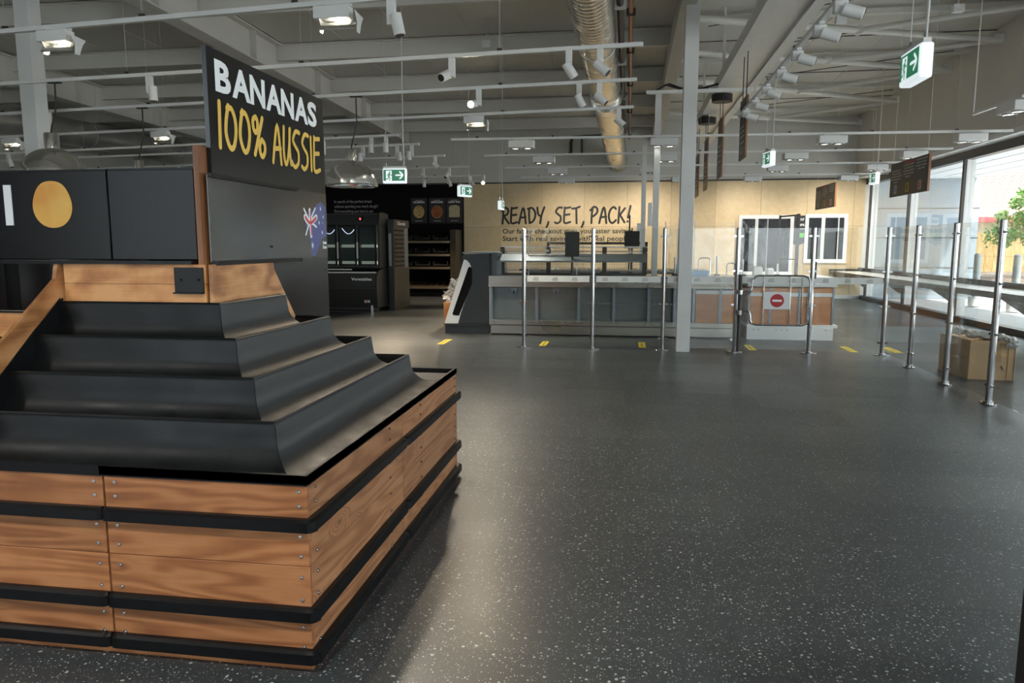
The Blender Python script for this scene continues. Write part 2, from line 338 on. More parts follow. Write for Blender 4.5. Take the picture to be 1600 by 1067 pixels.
# ------------------------------------------------------------------ mesh collector
class MB:
    def __init__(s): s.v = []; s.f = []; s.m = []; s.mi = 0
    def add(s, vs, fs):
        o = len(s.v); s.v += [tuple(v) for v in vs]; s.f += [tuple(o+i for i in f) for f in fs]; s.m += [s.mi]*len(fs); return s
    def use(s, i): s.mi = i; return s
    def box(s, x0, x1, y0, y1, z0, z1):
        v = [(x, y, z) for z in (z0, z1) for y in (y0, y1) for x in (x0, x1)]
        return s.add(v, [(0, 2, 3, 1), (4, 5, 7, 6), (0, 1, 5, 4), (2, 6, 7, 3), (0, 4, 6, 2), (1, 3, 7, 5)])
    def sbox(s, x0, x1, y0, y1, z0, z1):    # a box that follows the roof slope; z is given at the far wall
        n = len(s.v); s.box(x0, x1, y0, y1, z0, z1); s.v[n:] = [(x, y, z+.022*(21-y)) for x, y, z in s.v[n:]]; return s
    def bar(s, a, b, w, h=None, up=(0, 0, 1)):
        a = Vector(a); b = Vector(b); h = h or w; d = (b-a).normalized(); u = Vector(up)
        if abs(d.dot(u)) > .99: u = Vector((0, 1, 0))
        r = d.cross(u).normalized(); u = r.cross(d).normalized()
        v = [p+r*sx*w/2+u*sz*h/2 for p in (a, b) for sx, sz in ((-1, -1), (1, -1), (1, 1), (-1, 1))]
        return s.add(v, [(0, 1, 2, 3), (7, 6, 5, 4), (0, 4, 5, 1), (1, 5, 6, 2), (2, 6, 7, 3), (3, 7, 4, 0)])
    def cyl(s, a, b, r, r2=None, n=16, caps=True):
        a = Vector(a); b = Vector(b); r2 = r if r2 is None else r2; d = (b-a).normalized()
        u = Vector((0, 0, 1)) if abs(d.z) < .9 else Vector((1, 0, 0)); x = d.cross(u).normalized(); y = d.cross(x)
        v = []
        for p, q in ((a, r), (b, r2)):
            for i in range(n): t = 2*pi*i/n; v.append(p+(x*cos(t)+y*sin(t))*q)
        f = [(i, (i+1) % n, n+(i+1) % n, n+i) for i in range(n)]
        if caps: f += [tuple(range(n))[::-1], tuple(range(n, 2*n))]
        return s.add(v, f)
    def tube(s, pts, r, n=10, closed=False):
        pts = [Vector(p) for p in pts]; k = len(pts); v = []; prev = None
        for i, p in enumerate(pts):
            if closed: d = (pts[(i+1) % k]-pts[i-1]).normalized()
            else: d = (pts[min(i+1, k-1)]-pts[max(i-1, 0)]).normalized()
            if prev is None:
                u = Vector((0, 0, 1)) if abs(d.z) < .9 else Vector((1, 0, 0)); x = d.cross(u).normalized()
            else: x = (prev-d*prev.dot(d)).normalized()
            prev = x; y = d.cross(x)
            rr = r[i] if isinstance(r, (list, tuple)) else r
            for j in range(n): t = 2*pi*j/n; v.append(p+(x*cos(t)+y*sin(t))*rr)
        f = []
        for i in range(k if closed else k-1):
            a = i*n; b = ((i+1) % k)*n
            for j in range(n): f.append((a+j, a+(j+1) % n, b+(j+1) % n, b+j))
        if not closed: f += [tuple(range(n))[::-1], tuple(range((k-1)*n, k*n))]
        return s.add(v, f)
    def lathe(s, prof, c=(0, 0, 0), n=40):
        c = Vector(c); v = []
        for (r, z) in prof:
            for j in range(n): t = 2*pi*j/n; v.append(c+Vector((r*cos(t), r*sin(t), z)))
        f = []
        for i in range(len(prof)-1):
            for j in range(n): f.append((i*n+j, i*n+(j+1) % n, (i+1)*n+(j+1) % n, (i+1)*n+j))
        return s.add(v, f)
    def prism(s, poly, fn, a, b):
        n = len(poly); v = [fn(x, y, a) for x, y in poly]+[fn(x, y, b) for x, y in poly]
        f = [tuple(range(n))[::-1], tuple(range(n, 2*n))]+[(i, (i+1) % n, n+(i+1) % n, n+i) for i in range(n)]
        return s.add(v, f)
    def flat(s, poly, fn): return s.add([fn(x, y) for x, y in poly], [tuple(range(len(poly)))])
    def sheet(s, rows):
        n = len(rows[0]); v = [p for r in rows for p in r]
        return s.add(v, [(i*n+j, i*n+j+1, (i+1)*n+j+1, (i+1)*n+j) for i in range(len(rows)-1) for j in range(n-1)])
    def stroke(s, pts, w, fn):
        """flat brush stroke with round ends; every stroke lies a hair above the one before"""
        P_ = [Vector((*p, 0)) for p in pts]; L = [P_[0]]
        if len(P_) > 2:
            for i in range(len(P_)-1):
                p0, p1, p2, p3 = P_[max(i-1, 0)], P_[i], P_[i+1], P_[min(i+2, len(P_)-1)]
                for k in range(1, 6):
                    t = k/5; L.append(.5*((2*p1)+(p2-p0)*t+(2*p0-5*p1+4*p2-p3)*t*t+(3*p1-p0-3*p2+p3)*t*t*t))
        else: L = P_
        o, ux, uy = Vector(fn(0, 0)), Vector(fn(1, 0)), Vector(fn(0, 1)); nrm = (ux-o).cross(uy-o).normalized()
        s.k = getattr(s, 'k', 0)+1; off = nrm*.00012*(s.k % 24)
        T = [(L[min(i+1, len(L)-1)]-L[max(i-1, 0)]).normalized() for i in range(len(L))]
        lf = [p+Vector((-t.y, t.x, 0))*w/2 for p, t in zip(L, T)]; rt = [p-Vector((-t.y, t.x, 0))*w/2 for p, t in zip(L, T)]
        q = lf+rt; n = len(L); f = [(i, i+1, n+i+1, n+i) for i in range(n-1)]
        for c, t, sg, e in ((L[0], T[0], -1, 0), (L[-1], T[-1], 1, n-1)):
            a0 = math.atan2(t.y, t.x); m = len(q)
            q += [c+Vector((cos(a0+sg*0+x), sin(a0+x), 0))*w/2*sg for x in [pi/2*sg*(1-2*j/8)*1.0 for j in range(1, 8)]]
            f.append((e, *range(m, m+7), n+e))
        lift = [i*1.5e-5 for i in range(n)]*2+[0]*7+[(n-1)*1.5e-5]*7
        return s.add([Vector(fn(v.x, v.y))+off+nrm*l for v, l in zip(q, lift)], f)

ORG = {}
def P(name, mb, mats, parent=None, org=None, bevel=0.0, label=None, smooth=True):
    """link mb as ONE mesh object; vertices are given in world space unless the parent's origin is (0,0,0)"""
    o3 = Vector(org) if org is not None else (ORG.get(parent.name, Vector()) if parent is not None else Vector())
    me = bpy.data.meshes.new(name); me.from_pydata([tuple(Vector(v)-o3) for v in mb.v], [], mb.f)
    if not isinstance(mats, (list, tuple)): mats = [mats]
    for m in mats: me.materials.append(M[m] if isinstance(m, str) else m)
    for p, i in zip(me.polygons, mb.m): p.material_index = i
    bm = bmesh.new(); bm.from_mesh(me); bmesh.ops.recalc_face_normals(bm, faces=bm.faces)
    for f in bm.faces: f.smooth = smooth
    for e in bm.edges:
        if len(e.link_faces) == 2 and e.calc_face_angle(0) > R(33): e.smooth = False
    bm.to_mesh(me); bm.free()
    o = bpy.data.objects.new(name, me); COL.objects.link(o)
    if parent is not None: o.parent = parent; ORG[o.name] = o3
    else: o.location = o3; ORG[o.name] = o3
    if parent is not None and org is not None: raise ValueError
    if bevel:
        b = o.modifiers.new('bevel', 'BEVEL'); b.width = bevel; b.segments = 2; b.limit_method = 'ANGLE'; b.angle_limit = R(40)
    if label: o['label'] = label
    return o
def tag(o, label, cat, group=None):
    o['label'] = label; o['category'] = cat
    if group: o['group'] = group
    return o
def thing(name, label, cat, loc=(0, 0, 0), group=None):
    o = bpy.data.objects.new(name, None); COL.objects.link(o); o.location = loc; ORG[o.name] = Vector(loc)
    o.empty_display_size = .1
    return tag(o, label, cat, group)
def struct(name, mb, mats, org=(0, 0, 0), label=None, smooth=True):
    o = P(name, mb, mats, org=org, smooth=smooth); o['kind'] = 'structure'
    if label: o['label'] = label
    return o
def dup(root, loc, label, rz=0, scale=None):
    def cp(o, par):
        c = o.copy(); COL.objects.link(c); c.parent = par
        for ch in [x for x in bpy.data.objects if x.parent == o]: cp(ch, c)
        return c
    r = cp(root, None); r.location = loc; r.rotation_euler = (0, 0, rz)
    if scale: r.scale = (scale,)*3
    r['label'] = label
    return r

def text_polys(body, bold=0.0, spacing=1.0, shear=0.0):
    c = bpy.data.curves.new('t', 'FONT'); c.body = body; c.offset = bold; c.space_character = spacing; c.shear = shear; c.resolution_u = 3
    o = bpy.data.objects.new('t', c); COL.objects.link(o)
    dg = bpy.context.evaluated_depsgraph_get(); dg.update()
    me = bpy.data.meshes.new_from_object(o.evaluated_get(dg))
    vs = [tuple(v.co[:2]) for v in me.vertices]; fs = [tuple(p.vertices) for p in me.polygons]
    bpy.data.objects.remove(o); bpy.data.curves.remove(c); bpy.data.meshes.remove(me)
    return vs, fs
def text_mb(mb, body, fn, x0, y0, w=None, h=1.0, bold=0.0, spacing=1.0):
    """letters fitted to the box x0..x0+w, y0..y0+h in the 2D frame fn"""
    vs, fs = text_polys(body, bold, spacing)
    a, b = min(v[0] for v in vs), max(v[0] for v in vs); c, d = min(v[1] for v in vs), max(v[1] for v in vs)
    sy = h/(d-c); sx = w/(b-a) if w else sy
    mb.add([fn(x0+(x-a)*sx, y0+(y-c)*sy) for x, y in vs], fs); return mb
def FY(Y, s=1): return lambda x, y, d=0.0: Vector((x, Y+d, y))         # plane facing -Y
def FX(X): return lambda x, y, d=0.0: Vector((X+d, x, y))              # plane facing +X, reading along +Y
def FXn(X, y0): return lambda x, y, d=0.0: Vector((X-d, y0-x, y))      # plane facing -X, reading along -Y
def ell(cx, cy, rx, ry, n=32): return [(cx+rx*cos(2*pi*i/n), cy+ry*sin(2*pi*i/n)) for i in range(n)]

# brush written capitals, each a list of strokes in a unit box
def arc(cx, cy, rx, ry, a0, a1, n=10): return [(cx+rx*cos(R(a0+(a1-a0)*i/n)), cy+ry*sin(R(a0+(a1-a0)*i/n))) for i in range(n+1)]
G = {
 'R': (.62, [[(.05, 0), (.12, .5), (.10, .97)], [(.0, .82), (.25, 1), (.52, .92), (.55, .72), (.40, .55), (.14, .48)], [(.14, .48), (.62, .0)]]),
 'E': (.55, [[(.08, 1), (.03, .5), (.06, .02), (.55, .08)], [(.08, .95), (.55, 1.0)], [(.06, .52), (.48, .56)]]),
 'A': (.62, [[(.0, 0), (.38, 1.0), (.60, .0)], [(.10, .36), (.58, .40)]]),
 'D': (.66, [[(.12, .95), (.10, .5), (.16, .02)], [(.0, .92), (.35, .98), (.62, .72), (.62, .40), (.42, .12), (.14, .02)]]),
 'Y': (.60, [[(.0, 1.0), (.06, .62), (.26, .45)], [(.60, 1.02), (.36, .50), (.24, .0)]]),
 ',': (.22, [[(.20, .08), (.14, -.08), (.04, -.24)]]),
 'S': (.60, [[(.60, .98), (.30, .98), (.08, .74), (.24, .58), (.48, .42), (.46, .14), (.20, .0), (.0, .06)]]),
 'T': (.62, [[(.0, .92), (.30, .94), (.64, 1.04)], [(.34, .93), (.36, .5), (.38, .0)]]),
 'P': (.60, [[(.10, 0), (.12, .5), (.20, .98)], [(.0, .80), (.30, 1.02), (.56, .92), (.58, .70), (.38, .50), (.14, .40)]]),
 'C': (.62, [[(.60, .88), (.42, 1.0), (.16, .84), (.02, .50), (.10, .14), (.34, .0), (.62, .18)]]),
 'K': (.58, [[(.12, 1.0), (.08, .5), (.04, .0)], [(.58, .92), (.12, .46)], [(.18, .50), (.56, .04)]]),
 '!': (.30, [[(.30, 1.06), (.20, .7), (.12, .34)], [(.06, .08), (.09, .10)]]),
 ' ': (.22, []),
 '1': (.18, [[(.10, 1.0), (.08, .5), (.06, .0)]]),
 '0': (.52, [[(.16, .98), (.04, .62), (.02, .30), (.18, .03), (.36, .08), (.48, .40), (.46, .72), (.30, .94), (.10, .92)]]),
 '%': (.62, [[(.16, .94), (.02, .86), (.02, .66), (.14, .56), (.24, .68), (.24, .86), (.16, .94)], [(.52, .96), (.06, .02)], [(.46, .42), (.34, .30), (.34, .10), (.46, .0), (.60, .14), (.60, .32), (.46, .42)]]),
 'U': (.56, [[(.10, 1.0), (.04, .4), (.12, .06), (.28, .08), (.46, .5), (.56, 1.0)], [(.54, .98), (.50, .5), (.58, .06), (.66, .12)]]),
 'I': (.16, [[(.08, .96), (.08, .02)]]),
}
def brush(mb, s, fn, x0, y0, w, h, pen, gap=.16):
    tot = sum(G[c][0]+gap for c in s)-gap; k = w/tot; x = x0
    for c in s:
        gw, st = G[c]
        for pl in st: mb.stroke([(x+px*k, y0+py*h) for px, py in pl], pen, fn)
        x += (gw+gap)*k
    return mb
# =================================================================== THE SETTING
XR, XL, YB, YF, ZC = 6.2, -15.0, 21.0, -5.6, 4.85
struct('floor', MB().box(XL, XR+.15, YF, YB, -.1, 0), 'floor')
struct('ceiling', MB().sbox(XL, XR+.3, YF, YB+.2, 4.80, 4.95), 'roofpanel')
ceil_o = bpy.data.objects['ceiling']
# back wall: grey panels above, birch plywood and black lining below
wb = struct('wall_back', MB().box(XL, XR+.3, YB+.03, YB+.2, 0, ZC), 'wallgrey')
ply = MB(); seams = MB()
x = at(782, 300, Y=21).x
while x > -4.68+1.19: x -= 1.19
xs = [-4.66]
while x < 6.2: xs.append(x); x += 1.19
xs.append(6.2)
for a, b in zip(xs, xs[1:]):
    for z0, z1 in ((.1, 1.94), (1.945, 3.16)):
        if a < 4.9 < b or a < 5.6 < b: pass
        P('plywood_panel', MB().box(a+.003, b-.003, YB, YB+.03, z0, z1), 'birch', wb)
P('joint_backing', MB().box(-4.66, 6.2, YB+.02, YB+.029, .1, 3.16), 'darkpipe', wb)
P('top_shadow_trim', MB().box(XL, 6.2, YB-.01, YB+.03, 3.16, 3.20), 'darkalu', wb)
P('black_lining', MB().box(XL, -4.66, YB-.02, YB+.03, .0, 3.16), 'darkpanel', wb)
P('roof_gap_strip', MB().box(XL, .4, YB+.0, YB+.03, 4.66, 4.70), 'darkpipe', wb)
j = MB()
for x in [-12.2, -9.8, -7.3, -4.9, -2.4, 0.1, 2.6, 4.6]: j.box(x, x+.012, YB+.022, YB+.03, 3.2, ZC)
P('panel_joint', j, 'steelgrey', wb)
struct('baseboard_back', MB().box(-4.66, 6.2, YB-.015, YB+.02, 0, .1), 'white')
struct('wall_left', MB().box(XL-.15, XL, YF, YB+.2, 0, 5.5), 'wallgrey')
# lettering on the plywood wall
fw = FY(YB-.004)
P('slogan_lettering', brush(MB(), 'READY, SET, PACK!', fw, -3.55, 2.045, 3.62, .44, .058), 'print_black', wb, label='black brush lettering')
t2 = MB(); text_mb(t2, 'Our faster checkout gives you faster savings.', fw, -3.53, 1.715, 3.72, .185, .016); 
text_mb(t2, 'Start with real savings, with real people.', fw, -3.53, 1.505, 3.62, .185, .016)
P('slogan_small_lettering', t2, 'print_black', wb, label='two lines of small black text')
fb = FY(YB-.024)
t3 = MB()
for k, s_ in enumerate(('In search of the perfect bread', 'without spending too much dough?', 'Find everything you love in our')):
    text_mb(t3, s_, fb, -8.56, 2.635-k*.14, (1.15, 1.34, 1.20)[k], .11, .008)
text_mb(t3, 'R', fb, -9.05, 2.62, .26, .26, 0); text_mb(t3, 'L', fb, -8.86, 2.28, .14, .2, 0)
t3.box(-8.72, -8.15, YB-.03, YB-.024, 2.235, 2.26)
P('bread_slogan_lettering', t3, 'print_white_dim', wb, label='white serif text on the black lining')

# front wall behind the camera with large windows (unseen, invented for their daylight and reflections)
struct('wall_front', MB().box(XL, XR+.2, YF-.15, YF, 4.62, 5.5).box(XL, -9.0, YF-.15, YF, 0, 4.62), 'wallgrey')
P('solid_bay', MB().box(-4.5, 1.8, YF-.15, YF, 0, 4.62), 'wallgrey', bpy.data.objects['wall_front'])  # invented solid bay, keeps bright reflections off the left barrier glass
for k, (a, b) in enumerate(((-9.0, -6.75), (-6.75, -4.5), (1.8, 4.0), (4.0, 6.2))):
    f = struct('window_%d' % (20+k), MB().box(a, a+.07, YF-.12, YF, 0, 4.62).box(b-.07, b, YF-.12, YF, 0, 4.62).box(a+.07, b-.07, YF-.12, YF, 0, .12).box(a+.07, b-.07, YF-.12, YF, 4.5, 4.62).box(a+.07, b-.07, YF-.1, YF, 2.5, 2.58), 'darkalu')
    P('pane', MB().box(a+.07, b-.07, YF-.06, YF-.05, .12, 4.5), 'glass', f)

# right wall: solid cool-room panel above, glazing below, sill kerb
wr = struct('wall_right', MB().box(5.95, XR+.3, YF, YB+.03, 3.26, 5.5), 'rightgrey')
P('header_shelf', MB().box(5.94, XR+.02, YF, YB, 3.17, 3.26), 'whiteplastic', wr)
P('head_rail', MB().box(XR-.0, XR+.16, YF, YB, 3.02, 3.17), 'darkalu', wr)
j = MB()
for y in [8.2, 10.6, 12.9, 15.1, 17.4, 19.6]: j.box(5.946, 5.95, y, y+.012, 3.3, 4.9)
P('panel_joint', j, 'steelgrey', wr)
P('sill_kerb', MB().box(XR-.02, XR+.16, YF, YB, 0, .10), 'darkalu', wr)
ys = [20.6, 17.9, 15.2, 12.5, 9.8, 7.1, 4.4, 1.7, -1.0, -3.7, -5.6]
for k, (b, a) in enumerate(zip([21.0]+ys, ys)):
    m = MB().use(0).box(XR, XR+.05, a, a+.075, .10, 3.02)
    m.use(1).box(XR+.05, XR+.20, a, a+.075, .10, 3.02)
    o = struct('window_%d' % (k+1), m, ['darkalu', 'white'])  # mullion room face coloured dark as if shaded, outer side white as if sunlit
    P('pane', MB().box(XR+.075, XR+.085, a+.075, b, .10, 3.02), 'glass', o)

# back wall windows (white framed hatches into the office)
for k, (x0, x1, z0, z1, lb) in enumerate(((3.08, 4.33, .72, 2.14, 'white framed window behind the clear screens'), (4.80, 5.70, 1.06, 2.16, 'white framed window at the right end of the plywood wall'))):
    m = MB()
    m.box(x0-.09, x1+.09, YB-.05, YB-.0, z1, z1+.10).box(x0-.09, x1+.09, YB-.05, YB-.0, z0-.10, z0).box(x0-.09, x0, YB-.05, YB, z0, z1).box(x1, x1+.09, YB-.05, YB, z0, z1)
    o = struct('window_%d' % (30+k), m, 'whiteplastic', label=lb)
    P('pane', MB().box(x0, x1, YB-.018, YB-.01, z0, z1), 'screen' if k else 'screen', o)
    mm = MB()
    if k: mm.box(5.13, 5.22, YB-.03, YB-.018, z0, z1).box(5.55, 5.58, YB-.03, YB-.018, z0, z1)
    else: mm.box(3.42, 3.50, YB-.03, YB-.018, z0, z1)
    P('mullion', mm, 'alu', o)

# roof steel
for x, w, zb in ((-6.25, .28, 4.26), (-11.6, .28, 4.26), (.72, .20, 4.26)):
    m = MB(); 
    if x < 0:
        m.sbox(x-w/2, x+w/2, YF, YB, zb, zb+.02).sbox(x-w/2, x+w/2, YF, YB, 4.80-.04, 4.80-.02).sbox(x-.01, x+.01, YF, YB, zb, 4.80-.02)
        for y in [YB-2.6*k-1.3 for k in range(9)]: m.sbox(x-w/2+.01, x+w/2-.01, y, y+.012, zb+.02, 4.80-.04)
    else:
        m.sbox(x-w/2, x+w/2, YF, YB, zb, zb+.25)
        m.sbox(x-w/2+.03, x-w/2+.05, YF, YB, zb+.25, 4.80)
    P('roof_beam', m, 'steelgrey', ceil_o)
for y in [20.2-2.45*k for k in range(10)]:
    P('purlin', MB().sbox(XL, .64, y, y+.012, 4.53, 4.80).sbox(XL, .64, y, y+.07, 4.515, 4.53).sbox(XL, .64, y-.05, y, 4.77, 4.785), 'steelgrey', ceil_o)
    P('light_purlin', MB().sbox(.8, XR, y-.6, y-.52, 4.68, 4.76), 'steelgrey', ceil_o)
legs = [(8.2, 9.0, 9.9), (9.95, 10.8, 11.7), (11.75, 12.7, 13.55), (13.55, 14.5, 15.45), (15.5, 16.9, 18.2), (18.8, 19.9, 20.85)]
def zr(y, d=.22): return 4.80-d+.022*(21-y)
for k, (ya, yb, yc) in enumerate(legs):
    P('roof_brace', MB().cyl((.85, ya, zr(ya)), (3.5, yb, zr(yb)), .055).cyl((3.5, yb, zr(yb)), (5.92, yc, zr(yc)), .05), 'steelgrey', ceil_o)
    P('brace_bracket', MB().box(5.8, 5.95, yc-.06, yc+.06, zr(yc)-.05, zr(yc)+.08).box(.8, .95, ya-.05, ya+.05, zr(ya)-.06, zr(ya)+.06).cyl((3.5, yb-.06, zr(yb)), (3.5, yb+.06, zr(yb)), .07), 'steelgrey', ceil_o)
    if k: P('diagonal_brace', MB().cyl((3.5, yb, zr(yb)), (5.92, legs[k-1][2], zr(legs[k-1][2])), .042), 'steelgrey', ceil_o)
    P('tie_rod', MB().cyl((1.2, yb-.2, zr(yb, .12)), (5.6, yb-2.4, zr(yb-2.4, .12)), .008, n=6), 'darkpipe', ceil_o)
sm = MB()
for x in [-13+1.15*k for k in range(17)]: sm.sbox(x, x+.012, YF, YB, 4.80-.006, 4.80)
P('sheet_joint', sm, 'steelgrey', ceil_o)
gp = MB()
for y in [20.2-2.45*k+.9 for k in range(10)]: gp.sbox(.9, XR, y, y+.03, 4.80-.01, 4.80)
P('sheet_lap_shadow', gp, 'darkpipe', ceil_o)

# columns
def column(px, X, Y, w, z0, z1, label, name='structural_column'):
    o = P(name, MB().box(X-w/2, X+w/2, Y-w/2, Y+w/2, z0, z1), 'white', org=(X, Y, z0), bevel=.006); tag(o, label, 'column'); return o
column(0, .775, 10.24, .18, 0, zc(10.24), 'white square steel column standing on the floor in front of the checkout barrier')
column(0, -7.20, 8.3, .20, 0, zc(8.3), 'white square steel column at the far left, behind the orange picture board')

# outside: paving, facade, soffit, fence, house, tree, bollards
struct('trim_1', MB().box(XR+.16, 60, -40, 60, -.12, -.02).box(XL, XR+.16, -40, YF-.15, -.12, -.02), 'concrete', label='pale concrete paving outside')
fa = struct('wall_outside', MB().box(XR+.3, 9.22, YB+.5, YB+.7, -.02, 3.45), 'facade', label='blue grey panel facade outside')
j = MB()
for z in (.82, 1.62, 2.40): j.box(XR+.3, 9.225, YB+.49, YB+.5, z, z+.02)
j.box(7.6, 7.62, YB+.49, YB+.5, 0, 3.2)
P('panel_joint', j, 'darkpipe', fa)
so = struct('trim_2', MB().box(XR+.16, 9.1, YF-2, YB+.7, 3.20, 3.42), 'soffit', label='white soffit over the footpath outside')
for y in (19.2, 15.7, 12.2, 8.7, 5.2): P('downlight', MB().cyl((7.9, y, 3.20), (7.9, y, 3.188), .11), 'soffitlamp', so)
sj = MB()
for x in (6.9, 7.5, 8.1, 8.7): sj.box(x, x+.008, YF, YB, 3.195, 3.2)
P('lining_joint', sj, 'darkpipe', so)

fn_ = thing('paling_fence', 'timber paling fence outside behind the bollards', 'fence', (12, 35, 0))
mm = MB(); xx = 13.0; k = 0
pal = MB()
for k in range(100):
    x = 10.5+k*.16; y = 35.0+(x-10.5)*-.12
    pal.add([], []); pal.box(x, x+.15, y, y+.02+.01*(k % 2), 0, 1.95+random.uniform(-.02, .02))
P('paling', pal, 'fence', fn_)
P('fence_rail', MB().bar((10.5, 35.05, .5), (26.5, 33.13, .5), .05, .09).bar((10.5, 35.05, 1.6), (26.5, 33.13, 1.6), .05, .09), 'fence', fn_)

ho = thing('house', 'neighbouring house with terracotta tiled roof behind the fence', 'house', (22, 44, 0))
P('house_wall', MB().box(16.2, 40, 41, 50, 0, 2.6), 'cream', ho)
P('roof', MB().add([(15.6, 40.4, 2.75), (41, 40.4, 2.75), (41, 51, 2.75), (15.6, 51, 2.75), (17.3, 45.5, 5.6), (38, 45.5, 5.6)], [(0, 1, 5, 4), (2, 3, 4, 5), (3, 0, 4), (1, 2, 5), (0, 3, 2, 1)]), 'tiles', ho)
P('fascia', MB().box(15.55, 41, 40.3, 40.4, 2.55, 2.82).box(15.5, 15.6, 40.3, 51, 2.55, 2.82), 'redfascia', ho)

tr = thing('tree', 'young green leafy tree outside in the mulched garden bed', 'tree', (13.6, 27.5, 0))
P('trunk', MB().tube([(13.6, 27.5, 0), (13.62, 27.5, .8), (13.55, 27.45, 1.6), (13.6, 27.5, 2.6)], [.06, .05, .04, .02]).tube([(13.58, 27.5, 1.2), (13.2, 27.4, 1.9), (12.8, 27.4, 2.3)], [.03, .02, .01], n=6).tube([(13.6, 27.5, 1.4), (14.1, 27.6, 2.1), (14.4, 27.6, 2.6)], [.03, .02, .01], n=6), 'bark', tr)
rl = random.Random(3); lf = MB(); clus = [(13.6+rl.uniform(-1.0, 1.0), 27.5+rl.uniform(-.9, .9), 2.05+rl.uniform(-.95, 1.05), rl.uniform(.22, .42)) for _ in range(34)]
clus = [c for c in clus if (c[0]-13.6)**2+(c[2]-2.1)**2*.8 < 1.15] + [(12.75, 27.3, 1.75, .2), (12.6, 27.3, 1.5, .16), (13.4, 27.4, 3.2, .2)]
for cx, cy, cz, cr in clus:
    for _ in range(190):
        u = Vector((rl.gauss(0, 1), rl.gauss(0, 1), rl.gauss(0, 1))).normalized()*cr*rl.uniform(.4, 1.1); c = Vector((cx, cy, cz))+u
        a = Vector((rl.gauss(0, 1), rl.gauss(0, 1), rl.gauss(0, .6))).normalized()*.07; b_ = a.cross(Vector((rl.gauss(0, 1), rl.gauss(0, 1), rl.gauss(0, 1)))).normalized()*.032
        lf.add([c-a, c+b_, c+a, c-b_], [(0, 1, 2, 3)])
P('foliage', lf, 'leaf', tr, smooth=False)
gb = P('garden_bed', MB().add([(11.2, 24.5, -.02), (26, 22.5, -.02), (26, 32.4, -.02), (12.2, 33.6, -.02), (12.4, 32.9, .35), (25, 31.6, .35), (25, 24.5, .3), (12.6, 26, .3)], [(0, 1, 6, 7), (1, 2, 5, 6), (2, 3, 4, 5), (3, 0, 7, 4), (4, 7, 6, 5)]), 'mulch', org=(13, 29, 0)); tag(gb, 'brown mulch garden bed outside under the tree', 'garden bed')
for k, (px, py, lb) in enumerate(((1522, 478, 'pale round steel bollard outside, left of the two, nearer the blue grey facade'), (1583, 487, 'pale round steel bollard outside, right of the two, in front of the tree trunk'))):
    p = at(px, py, Z=0)
    r_ = thing('bollard', lb, 'bollard', p, 'bollards on the footpath')
    P('post', MB().cyl(p, p+Vector((0, 0, 1.2)), .078, n=24).lathe([(.078, 1.2), (.07, 1.225), (.04, 1.24), (0, 1.243)], p, n=24), 'bollard', r_)
    P('base_collar', MB().cyl(p, p+Vector((0, 0, .22)), .14, n=24), 'white', r_, bevel=.01)

# =================================================================== BANANA DISPLAY
XC, YC = -1.035, 2.225
ds = thing('produce_display', 'stepped wooden banana display with black plastic trays and black bumper rails', 'display stand', (-1.8, 3.2, 0))
YE0 = 4.385
def cladding(name, x0, x1, y0, y1, z0, z1, mat): return P(name, MB().box(x0, x1, y0, y1, z0, z1), mat, ds, bevel=.0015)
SX = -1.783; SY = 3.285; XLF = -3.4
zb = [(.052, .19, 0), (.192, .372, 0), (.374, .53, 0), (.532, .668, 0)]
for (z0, z1, _) in zb:
    cladding('front_board', SX+.004, XC, YC, YC+.02, z0, z1, 'pine_x')
    cladding('front_board', XLF, SX-.004, YC, YC+.02, z0, z1, 'pine_x')
    cladding('side_board', XC-.02, XC, YC+.021, SY-.003, z0, z1, 'pine_y')
    cladding('side_board', XC-.02, XC, SY+.003, YE0, z0, z1, 'pine_y')
P('plinth', MB().box(XLF, XC-.004, YC+.004, YC+.03, 0, .051).box(XC-.03, XC-.004, YC+.03, YE0-.01, 0, .051), 'pine_x', ds)
P('carcass', MB().box(XLF, XC-.021, YC+.021, YE0, .0, .60), 'darkpanel', ds)
P('rear_board', MB().box(XLF, XC-.0, YE0, YE0+.02, .0, .668), 'pine_x', ds)
